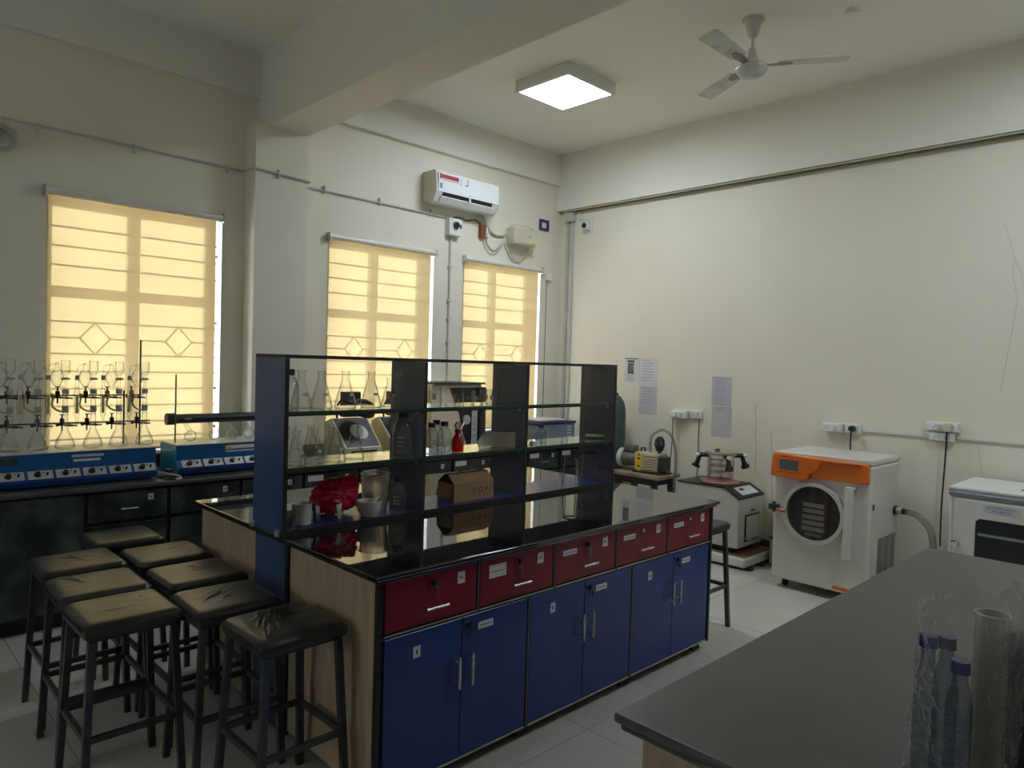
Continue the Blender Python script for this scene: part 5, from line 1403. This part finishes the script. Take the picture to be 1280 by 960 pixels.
# ================================================================== INSTRUMENTS ON THE WINDOW BENCH, SEEN THROUGH THE SHELF
def colony_counter(label, x):
    t = thing('colony_counter', label, 'instrument', (x, 5.15, ZB), 'cream colony counters behind the shelf')
    MB().prism([(4.98, ZB + 0.001), (5.33, ZB + 0.001), (5.33, ZB + 0.30), (5.22, ZB + 0.34), (4.98, ZB + 0.11)], 'x', x - 0.17, x + 0.17).build('case', 'cream_enamel', t, smooth=False)
    nrm = Vector((0, -0.692, 0.722))
    def sp_(u, f, lift):
        return Vector((x + u, 4.98 + 0.24 * f, ZB + 0.11 + 0.23 * f)) + nrm * lift
    pl = MB()
    for lift in (0.0005, 0.006):
        pl.v += [tuple(sp_(-0.155, 0.05, lift)), tuple(sp_(0.155, 0.05, lift)), tuple(sp_(0.155, 0.95, lift)), tuple(sp_(-0.155, 0.95, lift))]
    pl.f += [(0, 3, 2, 1), (4, 5, 6, 7), (0, 1, 5, 4), (1, 2, 6, 5), (2, 3, 7, 6), (3, 0, 4, 7)]
    pl.build('front_plate', 'black_plastic', t, smooth=False)
    MB().cyl(sp_(0.02, 0.5, 0.006), sp_(0.02, 0.5, 0.012), 0.08, n=28).build('dish_plate', 'pale_grey', t)
    MB().box(x - 0.12, x + 0.12, 4.973, 4.9795, ZB + 0.02, ZB + 0.09).build('key_panel', 'black_plastic', t, smooth=False)
    MB().tube(smoothpts([(x - 0.13, 5.20, ZB + 0.34), (x - 0.15, 5.16, ZB + 0.45), (x - 0.13, 5.10, ZB + 0.50), (x - 0.06, 5.06, ZB + 0.47)]), 0.009, 8).build('lens_arm', 'black_plastic', t)
    lens = MB().ring((0, 0, 0), 'z', 0.075, 0.10, -0.025, 0.025, 32).rot(0, Matrix.Translation((x + 0.03, 5.04, ZB + 0.43)) @ Matrix.Rotation(math.radians(35), 4, 'X'))
    ln_ = lens.build('lens_ring', 'black_plastic', t)
    MB().cyl((0, 0, -0.006), (0, 0, 0.006), 0.0745, n=32).rot(0, Matrix.Translation((x + 0.03, 5.04, ZB + 0.43)) @ Matrix.Rotation(math.radians(35), 4, 'X')).build('lens', 'screen', ln_)
    MB().rbox(x - 0.06, x + 0.10, 5.20, 5.28, ZB + 0.345, ZB + 0.56, 0.01).build('lamp_head', 'black_plastic', t)
    return t


colony_counter('cream colony counter with black lens seen through the left shelf bay', 3.20)
colony_counter('second cream colony counter partly behind the first blue shelf divider', 3.66)

t = thing('lab_oven', 'cream laboratory cabinet with black lettered front seen through the middle shelf bay', 'instrument', (4.30, 5.15, ZB))
MB().rbox(3.99, 4.60, 5.12, 5.45, ZB + 0.012, ZB + 0.625, 0.008).build('case', 'cream_enamel', t)
MB().prism([(4.20, ZB + 0.595), (4.60, ZB + 0.595), (4.60, ZB + 0.02), (4.44, ZB + 0.02), (4.36, ZB + 0.20), (4.33, ZB + 0.35)], 'y', 5.11, 5.1195).build('front_panel', 'black_plastic', t, smooth=False)
MB().box(4.0, 4.62, 5.09, 5.46, ZB + 0.626, ZB + 0.645).build('top_edge', 'dark_steel', t, smooth=False)
ls = MB().box(4.475, 4.545, 5.1085, 5.1098, ZB + 0.03, ZB + 0.40).build('letter_strip', 'pale_grey', t, smooth=False)
for k, ch in enumerate('MICROS'):
    text('lettering', ch, 0.055, 'print_dark', ls, (4.51, 5.108, ZB + 0.375 - 0.062 * k), FACE_NEG_Y)
MB().cyl((4.40, 5.09, ZB + 0.29), (4.40, 5.1095, ZB + 0.29), 0.045, n=24).build('dial', 'panel_silver', t)
MB().tube(smoothpts([(4.36, 5.08, ZB + 0.27), (4.31, 5.06, ZB + 0.22), (4.28, 5.05, ZB + 0.12), (4.29, 5.05, ZB + 0.01)]), 0.008, 8).build('rubber_tube', 'pvc_grey', t)
MB().box(4.56, 4.60, 5.05, 5.11, ZB + 0.02, ZB + 0.60).build('open_door', 'dark_steel', t, smooth=False)
for x in (4.03, 4.56):
    for y in (5.15, 5.42):
        MB().cyl((x, y, ZB), (x, y, ZB + 0.0118), 0.015, n=10).build('foot', 'rubber', t)

t = thing('grey_instrument', 'low blue-grey instrument with dark lid line on the wall bench behind the right shelf bay', 'instrument', (5.65, 5.2, ZB))
MB().rbox(5.34, 5.93, 5.05, 5.40, ZB + 0.001, ZB + 0.205, 0.01).build('case', 'machine_grey', t)
MB().rbox(5.33, 5.94, 5.04, 5.41, ZB + 0.2055, ZB + 0.232, 0.006).build('lid', 'navy', t)
MB().rbox(5.38, 5.80, 5.07, 5.38, ZB + 0.2325, ZB + 0.255, 0.01).build('tray', 'pale_grey', t)
for k in range(4):
    MB().box(5.80, 5.87, 5.0485, 5.0498, ZB + 0.06 + 0.035 * k, ZB + 0.072 + 0.035 * k).build('vent_line', 'paper', t, smooth=False)


# ================================================================== GLASSWARE ON THE REAGENT SHELF
def PXx(px, Y, py=520):
    return onY(px, py, Y).x


def conical(label, group):
    t = thing('conical_flask', label, 'flask', (0, 0, 0), group)
    MB().lathe([(0, 0.002), (0.046, 0.0), (0.052, 0.004), (0.053, 0.012), (0.045, 0.045), (0.031, 0.095), (0.021, 0.13), (0.0175, 0.142), (0.0175, 0.168), (0.021, 0.176), (0.021, 0.180), (0.0175, 0.180)], n=28).build('body', 'clear_glass', t, local=True)
    MB().box(-0.012, 0.012, -0.0385, -0.038, 0.06, 0.075).rot(0, Matrix.Rotation(0.0, 4, 'Z')).build('marking', 'porcelain', t, local=True)
    return t


cf0 = None
# (pixel x, Y on shelf, scale, label); shelf height per list
TOPF = [(401, 3.010, 1.0, 'conical flask second from the left upright on the top glass shelf'),
        (431, 2.992, 1.0, 'wide conical flask in the middle of the left bay on the top glass shelf'),
        (463, 3.010, 1.0, 'conical flask left of the first divider on the top glass shelf'),
        (486, 3.062, 0.82, 'small conical flask touching the first divider on the top glass shelf'),
        (376, 3.062, 1.0, 'conical flask behind the blue-capped bottle on the top glass shelf')]
MIDF = [(371, 2.945, 0.90, 'front conical flask next to the left upright on the middle glass shelf'),
        (366, 3.092, 0.90, 'rear conical flask next to the left upright on the middle glass shelf'),
        (394, 2.955, 0.92, 'front conical flask second in line on the middle glass shelf'),
        (389, 3.10, 0.92, 'conical flask behind the second one in line on the middle glass shelf'),
        (414, 3.09, 0.95, 'rear conical flask in the middle of the cluster on the middle glass shelf'),
        (420, 2.955, 0.95, 'front conical flask third in line on the middle glass shelf'),
        (444, 3.00, 0.92, 'conical flask at the right end of the cluster on the middle glass shelf')]
for lst, z, grp in ((TOPF, ZS2, 'conical flasks on the top glass shelf'), (MIDF, ZS1, 'conical flasks on the middle glass shelf')):
    for px, Y, sc, lab in lst:
        x = max(PXx(px, Y), RX[0] + 0.0185 + 0.054 * sc)
        if cf0 is None:
            o = cf0 = conical(lab, grp)
            o.location = (x, Y, z); o.scale = (sc,) * 3
        else:
            o = dup(cf0, (x, Y, z), random.uniform(0, 0.5), lab, sc)
        o['group'] = grp


def bottle(label, x, y, z, h, r, glassm='bottle_glass', capm='cap_blue', group=None, marks=True):
    t = thing('reagent_bottle', label, 'bottle', (x, y, z), group)
    MB().lathe([(0, 0.003), (r * 0.9, 0.0), (r, 0.008), (r, h * 0.56), (r * 0.96, h * 0.63), (r * 0.75, h * 0.74), (r * 0.48, h * 0.81), (r * 0.42, h * 0.84), (r * 0.42, h * 0.88)], n=28).build('body', glassm, t, local=True)
    MB().lathe([(0, h * 1.0), (r * 0.50, h * 1.0), (r * 0.53, h * 0.985), (r * 0.53, h * 0.865), (r * 0.46, h * 0.86)], n=24).build('cap', capm, t, local=True)
    MB().lathe([(r * 0.44, h * 0.845), (r * 0.56, h * 0.845), (r * 0.56, h * 0.857), (r * 0.44, h * 0.857)], n=24).build('pour_ring', capm, t, local=True)
    if marks:
        for k in range(3):
            a = math.radians(-135)
            lx = MB().box(-r * 0.35, r * 0.35, -r - 0.0006, -r * 0.999, h * (0.22 + 0.1 * k), h * (0.24 + 0.1 * k))
            lx.rot(0, Matrix.Rotation(math.radians(-45), 4, 'Z')).build('marking', 'porcelain', t, local=True)
    return t


bottle('clear bottle with blue cap at the left end of the top glass shelf', RX[0] + 0.0185 + 0.046, 2.975, ZS2, 0.185, 0.044)
bottle('large clear bottle with dark cap before the first divider on the middle shelf', PXx(504, 2.975), 2.975, ZS1, 0.228, 0.052)
bottle('clear bottle with blue cap on the blue board beside the mortar', PXx(500, 2.975), 2.975, ZS0, 0.172, 0.043)
for px, Y, lab in ((540, 2.949, 'front clear blue-capped bottle right of the first divider'), (546, 3.080, 'rear clear blue-capped bottle right of the first divider'), (556, 2.984, 'clear blue-capped bottle nearest the red bottle')):
    bottle(lab, max(PXx(px, Y), RX[1] + 0.055), Y, ZS1, 0.165, 0.039, group='clear blue-capped bottles on the middle glass shelf')
bottle('small clear bottle with blue cap in the right bay of the middle glass shelf', PXx(677, 3.010), 3.010, ZS1, 0.115, 0.035, marks=False)
# red bottle
xr = PXx(573, 2.975)
t = thing('wash_bottle', 'red glass bottle with grey spray top on the middle glass shelf', 'bottle', (xr, 2.975, ZS1))
MB().lathe([(0, 0.002), (0.032, 0.0), (0.034, 0.006), (0.034, 0.062), (0.028, 0.078), (0.017, 0.09), (0.015, 0.10)], n=24).build('body', 'red_glass', t, local=True)
MB().lathe([(0.0, 0.1205), (0.018, 0.12), (0.018, 0.1005), (0.0, 0.1)], n=20).build('cap', 'red_dark', t, local=True)
MB().ring((0, 0, 0.14), 'y', 0.012, 0.02, -0.006, 0.006, 20).build('ring_top', 'panel_silver', t, local=True)

# beakers on the top shelf
bk0 = None
for px, Y, r, h, lab in ((543, 2.975, 0.036, 0.105, 'tall beaker beside the first divider on the top glass shelf'), (573, 2.975, 0.026, 0.062, 'short dark-marked beaker in the middle bay of the top glass shelf'),
                         (585, 3.027, 0.036, 0.078, 'beaker right behind the short one on the top glass shelf'), (596, 2.957, 0.034, 0.082, 'beaker in the middle of the row on the top glass shelf'),
                         (607, 3.053, 0.037, 0.085, 'rear beaker near the second divider on the top glass shelf'), (614, 2.975, 0.034, 0.085, 'front beaker near the second divider on the top glass shelf')):
    x = PXx(px, Y)
    t = thing('beaker', lab, 'beaker', (x, Y, ZS2), 'beakers on the top glass shelf')
    MB().lathe([(0, 0.002), (r * 0.9, 0.0), (r, 0.006), (r, h - 0.004), (r * 1.06, h)], n=26).build('body', 'clear_glass', t, local=True)
    MB().box(-r * 0.25, r * 0.25, -r - 0.0006, -r * 0.998, h * 0.35, h * 0.65).rot(0, Matrix.Rotation(math.radians(-45), 4, 'Z')).build('marking', 'porcelain', t, local=True)

# bent sheet of paper on the middle shelf
sh = MB(); n = 18
A = PXx(604, 2.949); Bx = PXx(648, 2.931)
for i in range(n + 1):
    u = i / n
    x = A + (Bx - A) * u
    y = 2.949 + 0.14 * math.sin(PI * min(1, u * 1.1)) * (1 - 0.4 * u)
    hgt = 0.004 + 0.082 * min(1.0, max(0.0, (u - 0.02) / 0.5)) ** 1.3
    for dy in (0.0, 0.0015):
        sh.v += [(x, y + dy, ZS1 + 0.0003), (x, y + dy + 0.02 * (1 - u), ZS1 + hgt)]
for i in range(n):
    a = i * 4
    sh.f += [(a, a + 4, a + 5, a + 1), (a + 2, a + 3, a + 7, a + 6), (a + 1, a + 5, a + 7, a + 3), (a, a + 2, a + 6, a + 4)]
sh.f += [(0, 1, 3, 2), (n * 4, n * 4 + 2, n * 4 + 3, n * 4 + 1)]
solo(sh, 'curled_paper', 'porcelain', 'curled sheet of white paper standing on the middle glass shelf by the second divider', 'paper')
# roll and foil lump in the right bay
xr0, xr1 = PXx(738, 3.027), PXx(764, 2.949)
rl = thing('paper_roll', 'thin rolled white paper lying on the middle glass shelf at its right end', 'roll', (xr0, 2.992, ZS1))
MB().cyl((xr0, 3.062, ZS1 + 0.0145), (xr1 - 0.01, 2.927, ZS1 + 0.0145), 0.014, n=18).build('roll', 'porcelain', rl)
MB().cyl((xr1 - 0.0095, 2.926, ZS1 + 0.0145), (xr1 - 0.004, 2.922, ZS1 + 0.0145), 0.0085, n=14).build('core', 'black_plastic', rl)
xfo = PXx(667, 2.931)
solo(MB().rbox(xfo - 0.016, xfo + 0.016, 2.914, 2.944, ZS1 + 0.0003, ZS1 + 0.028, 0.006), 'stopper_box', 'white_plastic', 'tiny white box in front of the small clear bottle on the middle glass shelf', 'box')

# ------------------------------------------------------------------ blue bottom board, left bay
Z = ZS0
xw = PXx(374, 3.019)
t = thing('paper_box', 'flat white carton lying at the back of the blue board behind the red bag', 'box', (1.60, 3.088, Z))
MB().rbox(RX[0] + 0.03, RX[0] + 0.26, 3.027, 3.163, Z + 0.0005, Z + 0.06, 0.003).build('carton', 'porcelain', t)
MB().box(RX[0] + 0.0295, RX[0] + 0.2605, 3.026, 3.027, Z + 0.002, Z + 0.022).build('side_band', 'machine_grey', t)
t = thing('mug', 'white ceramic mug at the left end of the blue board', 'mug', (xw, 2.957, Z))
MB().lathe([(0, 0.003), (0.038, 0.0), (0.043, 0.004), (0.045, 0.095), (0.047, 0.099), (0.043, 0.099), (0.040, 0.01), (0, 0.008)], (xw, 2.975, Z), 28).build('cup', 'porcelain', t)
MB().tube([(xw + 0.043, 2.975, Z + 0.08), (xw + 0.066, 2.970, Z + 0.058), (xw + 0.070, 2.970, Z + 0.035), (xw + 0.044, 2.975, Z + 0.018)], 0.005, 8).build('handle', 'porcelain', t)
xg = RX[0] + 0.0185 + 0.036
t = thing('beaker', 'low clear beaker in front of the mug at the left end of the blue board', 'beaker', (xg, 2.927, Z))
MB().lathe([(0, 0.002), (0.030, 0.0), (0.033, 0.005), (0.033, 0.052), (0.035, 0.056)], (xg, 2.931, Z), 26).build('body', 'clear_glass', t)


def pot(label, x, y, mm, n, hh, tilt):
    t = thing('beaker', label, 'beaker', (x, y, Z))
    MB().lathe([(0, 0.002), (0.018, 0.0), (0.020, 0.004), (0.022, 0.052), (0.0235, 0.055)], (x, y, Z), 22).build('body', 'clear_glass', t)
    return t


x1_ = PXx(397, 2.949)
pot('small clear beaker holding dark blue pens on the blue board', x1_, 2.949, 'pen_blue', 5, 0.1, 0.2)
for k, (dx, dy, lab) in enumerate(((-0.022, 0.010, 'dark blue pen leaning left in the small beaker'), (-0.012, -0.008, 'front dark blue pen in the small beaker'), (-0.004, 0.012, 'rear dark blue pen in the small beaker'))):
    o = solo(MB().cyl((x1_ + 0.010 - 0.006 * k, 2.949 + 0.004 * (k - 1), Z + 0.005), (x1_ + dx, 2.949 + dy, Z + 0.105 - 0.006 * k), 0.0048, n=10), 'pen', 'pen_blue', lab, 'pen', 'dark blue pens in the beaker')
x2_ = PXx(427, 2.957)
pot('small clear beaker holding white dropper tubes beside the mortar', x2_, 2.957, 'porcelain', 6, 0.07, 0.3)
for k, lab in enumerate(('white dropper tube leaning left in the small beaker', 'white dropper tube standing in the middle of the small beaker', 'white dropper tube leaning back in the small beaker', 'white dropper tube leaning right in the small beaker')):
    a = -0.6 + 0.4 * k
    solo(MB().cyl((x2_ + 0.004 * (k - 1.5), 2.953 + 0.003 * k, Z + 0.005), (x2_ + 0.020 * math.sin(a * 1.6), 2.953 + 0.006 * k, Z + 0.072 + 0.004 * (k % 2)), 0.004, n=8), 'dropper', 'white_plastic', lab, 'dropper', 'white droppers in the beaker')

# red plastic bag
def blob(c, rad, seed, lobes, n=40, m=28, rough=0.12):
    mb_ = MB(); c = Vector(c)
    rows_ = []
    for j in range(m + 1):
        th = PI * j / m; row = []
        for i in range(n):
            ph = 2 * PI * i / n
            d = Vector((math.sin(th) * math.cos(ph), math.sin(th) * math.sin(ph), math.cos(th)))
            k = 1 + rough * noise.noise(d * 2.2 + Vector((seed, 0, 0))) + rough * 0.8 * abs(noise.noise(d * 4.5 + Vector((0, seed, 0)))) + rough * 0.35 * abs(noise.noise(d * 11 + Vector((0, 0, seed))))
            for ld, amt, sharp in lobes:
                k += amt * max(0.0, d.dot(Vector(ld).normalized())) ** sharp
            q = Vector((d.x * rad[0], d.y * rad[1], d.z * rad[2])) * k
            row.append(len(mb_.v)); mb_.v.append(tuple(c + q))
        rows_.append(row)
    for j in range(m):
        for i in range(n):
            a, b_ = rows_[j][i], rows_[j][(i + 1) % n]
            c2, d2 = rows_[j + 1][(i + 1) % n], rows_[j + 1][i]
            mb_.f.append((a, b_, c2, d2))
    return mb_


xb = PXx(419, 3.08, 610)
t = thing('plastic_bag', 'tied bright red plastic waste bag on the blue board', 'bag', (xb, 3.08, Z))
bb = blob((xb, 3.08, Z + 0.085), (0.105, 0.065, 0.075), 3.1, [((0.62, -0.1, 0.75), 0.6, 16), ((-0.95, 0.1, 0.3), 0.25, 10), ((-0.3, 0, 1), 0.12, 8)], n=72, m=48, rough=0.3)
mz = min(p[2] for p in bb.v)
bb.v = [(p[0], p[1], max(p[2], Z + 0.0005)) for p in bb.v]
bb.build('bag', 'red_plastic', t, angle=50)
for pts in ([(-0.02, 0.055), (-0.016, 0.02)], [(-0.005, 0.02), (-0.004, 0.045), (0.008, 0.047)], [(0.035, 0.055), (0.02, 0.035), (0.026, 0.018), (0.04, 0.024), (0.036, 0.038), (0.022, 0.036)]):
    MB().tube([(xb - 0.03 + u * 1.2 + 0.0, 3.0 + 0.0, Z + 0.06 + v * 1.2) for u, v in pts], 0.003, 6).build('black_print', 'print_dark', t)

# plastic beaker and mortar with pestle
xpb = PXx(469, 3.095, 610)
t = thing('plastic_beaker', 'large cloudy plastic beaker behind the white mortar', 'beaker', (xpb, 3.095, Z))
MB().lathe([(0, 0.003), (0.058, 0.0), (0.062, 0.005), (0.075, 0.172), (0.080, 0.178), (0.077, 0.180)], (xpb, 3.095, Z), 32).build('body', 'cloudy_plastic', t)
MB().tube(smoothpts([(xpb + 0.073, 3.095, Z + 0.135), (xpb + 0.10, 3.095, Z + 0.13), (xpb + 0.103, 3.095, Z + 0.08), (xpb + 0.068, 3.095, Z + 0.045)]), 0.006, 8).build('handle', 'cloudy_plastic', t)
xm_ = PXx(463, 2.940, 630)
t = thing('mortar', 'white porcelain mortar bowl in front of the cloudy beaker', 'mortar', (xm_, 2.95, Z))
MB().lathe([(0, 0.002), (0.040, 0.0), (0.043, 0.006), (0.054, 0.024), (0.061, 0.052), (0.062, 0.074), (0.058, 0.076), (0.052, 0.052), (0.036, 0.024), (0, 0.016)], (xm_, 2.95, Z), 32).build('bowl', 'porcelain', t)
solo(MB().tube([(xm_ + 0.004, 2.95, Z + 0.035), (xm_ + 0.026, 2.952, Z + 0.062), (xm_ + 0.052, 2.957, Z + 0.090)], [0.014, 0.010, 0.013], 12), 'pestle', 'porcelain', 'white porcelain pestle resting in the mortar', 'pestle')

# carton in the middle bay
cx0, cx1 = PXx(567, 2.949, 610), PXx(616, 2.949, 610)

cy0, cy1 = 2.944, 3.088
t = thing('cardboard_box', 'brown cardboard box with tented flaps and handling symbols in the middle bay', 'box', ((cx0 + cx1) / 2, 3.019, Z))
hh = 0.10
w_ = 0.003
MB().box(cx0, cx1, cy0, cy0 + w_, Z + 0.0005, Z + hh).build('side', 'cardboard', t, smooth=False)
MB().box(cx0, cx1, cy1 - w_, cy1, Z + 0.0005, Z + hh).build('side', 'cardboard', t, smooth=False)
for xx in (cx0, cx1 - w_):
    MB().box(xx, xx + w_, cy0 + w_, cy1 - w_, Z + 0.0005, Z + hh).build('end', 'cardboard', t, smooth=False)
MB().box(cx0 + w_, cx1 - w_, cy0 + w_, cy1 - w_, Z + 0.0005, Z + 0.003).build('bottom', 'cardboard', t, smooth=False)
rz_ = Z + hh + 0.05; ry = (cy0 + cy1) / 2 - 0.01
MB().prism([(cy0, Z + hh + 0.0005), (cy0 + w_, Z + hh + 0.0005), (ry, rz_), (ry - 0.003, rz_ + 0.002)], 'x', cx0, cx1).build('flap', 'cardboard', t, smooth=False)
MB().prism([(cy1 - w_, Z + hh + 0.0005), (cy1, Z + hh + 0.0005), (ry + 0.02, rz_), (ry + 0.016, rz_)], 'x', cx0, cx1).build('flap', 'cardboard', t, smooth=False)
MB().prism([(cx0 - 0.001, Z + hh), (cx0 + 0.002, Z + hh), (cx0 - 0.018, Z + 0.025), (cx0 - 0.021, Z + 0.026)], 'y', cy0 + 0.01, cy1 - 0.01).build('flap', 'cardboard', t, smooth=False)
ys_ = cy0 - 0.0004
zc2 = Z + 0.055
wbx = cx1 - cx0
c1, c2, c3, c4 = [cx0 + wbx * f for f in (0.50, 0.66, 0.81, 0.93)]
MB().ring((c1, ys_, zc2), 'y', 0.011, 0.0165, -0.0003, 0.0003, 3).build('symbol', 'print_dark', t, smooth=False)
MB().ring((c2, ys_, zc2), 'y', 0.011, 0.0158, -0.0003, 0.0003, 8).build('symbol', 'print_dark', t, smooth=False)
MB().prism([(c3 - 0.012, zc2), (c3 - 0.007, zc2 + 0.009), (c3, zc2 + 0.012), (c3 + 0.007, zc2 + 0.009), (c3 + 0.012, zc2), (c3 + 0.0015, zc2), (c3 + 0.0015, zc2 - 0.012), (c3 - 0.0015, zc2 - 0.012), (c3 - 0.0015, zc2)], 'y', ys_ - 0.0003, ys_ + 0.0003).build('symbol', 'print_dark', t, smooth=False)
for d in (-0.006, 0.006):
    MB().prism([(c4 + d - 0.0015, zc2 - 0.012), (c4 + d + 0.0015, zc2 - 0.012), (c4 + d + 0.0015, zc2 + 0.004), (c4 + d + 0.005, zc2 + 0.004), (c4 + d, zc2 + 0.012), (c4 + d - 0.005, zc2 + 0.004), (c4 + d - 0.0015, zc2 + 0.004)], 'y', ys_ - 0.0003, ys_ + 0.0003).build('symbol', 'print_dark', t, smooth=False)
# dark box between first divider and carton
xd0 = RX[1] + 0.012
solo(MB().rbox(xd0, xd0 + 0.10, 3.097, 3.158, Z + 0.0005, Z + 0.115, 0.004), 'storage_box', 'dark_frame', 'dark green box beside the first divider behind the cardboard box', 'box')

# tripods and capped vials in the right bay
def tripod(label, x, y, rz):
    t = thing('tripod_stand', label, 'tripod', (x, y, Z), 'iron tripods in the right bay', rz)
    MB().ring((0, 0, 0), 'z', 0.042, 0.055, 0.172, 0.179, 28).build('ring', 'black_plastic', t, local=True)
    for k in range(3):
        a = 2 * PI * k / 3
        MB().cyl((0.064 * math.cos(a), 0.064 * math.sin(a), 0.0), (0.048 * math.cos(a), 0.048 * math.sin(a), 0.172), 0.0042, n=8).build('leg', 'grey_metal', t, local=True)
    return t


tripod('iron tripod stand on the left in the right bay of the blue board', PXx(716, 2.975, 575), 2.975, 0.3)
tripod('iron tripod stand on the right in front of the shelf end panel', PXx(738, 3.071, 575), 3.088, 1.0)
for px, Y, lab in ((750, 2.940, 'clear vial with blue cap nearest the tripods'), (757, 2.975, 'middle clear vial with blue cap at the shelf end'), (760, 2.918, 'clear vial with blue cap nearest the worktop edge')):
    x = min(PXx(px, Y, 590), RX[3] - 0.036)
    t = thing('capped_vial', lab, 'vial', (x, Y, Z), 'blue-capped vials in the right bay')
    MB().lathe([(0, 0.002), (0.011, 0.0), (0.013, 0.004), (0.013, 0.082)], n=18).build('tube', 'bottle_glass', t, local=True)
    MB().lathe([(0, 0.099), (0.0145, 0.098), (0.0145, 0.083), (0, 0.0825)], n=18).build('cap', 'pen_blue', t, local=True)

# ================================================================== THINGS ON THE FOREGROUND BENCH
zb_ = ZT
pb0 = onZ(1195, 985, zb_)
# axes on the bench: u to the picture's right, d away from the camera
du = Vector((rgt.x, rgt.y, 0)).normalized(); dd_ = Vector((fwd.x, fwd.y, 0)).normalized()
def bp(u, d, z):
    q = Vector((pb0.x, pb0.y, 0)) + du * u + dd_ * d
    return Vector((q.x, q.y, zb_ + z))
q = bp(0.068, 0.02, 0)
t = thing('measuring_cylinder', 'frosted plastic cylinder standing in the clear bag on the foreground bench', 'cylinder', q)
MB().lathe([(0, 0.0005), (0.040, 0.0005), (0.042, 0.006), (0.030, 0.012), (0.029, 0.33), (0.031, 0.335), (0.027, 0.335), (0.026, 0.015), (0, 0.014)], n=28).build('tube', 'frosted_tube', t, local=True)
for k, (u, d, h_, lab) in enumerate(((-0.045, 0.035, 0.285, 'dark bottle with blue cap at the left inside the clear bag'), (-0.022, -0.03, 0.262, 'dark bottle with blue cap at the front inside the clear bag'), (0.004, 0.055, 0.275, 'dark bottle with blue cap at the back inside the clear bag'))):
    q = bp(u, d, 0)
    t = thing('plastic_bottle', lab, 'bottle', q, 'blue-capped bottles in the clear bag')
    MB().lathe([(0, 0.0005), (0.021, 0.0005), (0.023, 0.006), (0.023, 0.17), (0.019, 0.20), (0.013, 0.225), (0.012, h_ - 0.025)], n=22).build('body', 'bottle_dark', t, local=True)
    MB().lathe([(0, h_), (0.016, h_ - 0.001), (0.017, h_ - 0.024), (0, h_ - 0.0245)], n=20).build('cap', 'pen_blue', t, local=True)
bgm = MB(); n, mm = 48, 26
for j in range(mm + 1):
    v = j / mm
    for i in range(n):
        a = 2 * PI * i / n
        ru = 0.098 + 0.010 * math.sin(3 * a + v * 3) ; rd = 0.075
        cr = noise.noise(Vector((math.cos(a) * 2.5, math.sin(a) * 2.5, v * 4.5))) * 0.012 + abs(noise.noise(Vector((math.cos(a) * 6, math.sin(a) * 6, v * 9)))) * 0.008
        k = (1 - 0.10 * v)
        h_ = 0.001 + v * (0.375 + 0.035 * math.sin(a + 2.2) + 0.02 * noise.noise(Vector((a, 3, 1))))
        bgm.v.append(tuple(bp(0.018 + (ru + cr) * k * math.cos(a), 0.015 + (rd + cr) * k * math.sin(a), h_)))
for j in range(mm):
    for i in range(n):
        bgm.f.append((j * n + i, j * n + (i + 1) % n, (j + 1) * n + (i + 1) % n, (j + 1) * n + i))
solo(bgm, 'plastic_bag', 'bag_film', 'crumpled clear plastic bag standing open on the foreground bench', 'bag', angle=180)
q = onZ(1300, 985, zb_)
bk = MB().rbox(-0.05, 0.05, -0.08, 0.08, 0.0005, 0.285, 0.012, 3)
bk.rot(0, Matrix.Translation(Vector((q.x, q.y, zb_)) + du * 0.028) @ Matrix.Rotation(-YAW, 4, 'Z'))
solo(bk, 'black_case', 'black_plastic', 'black upright case just entering the picture at the lower right edge', 'case')
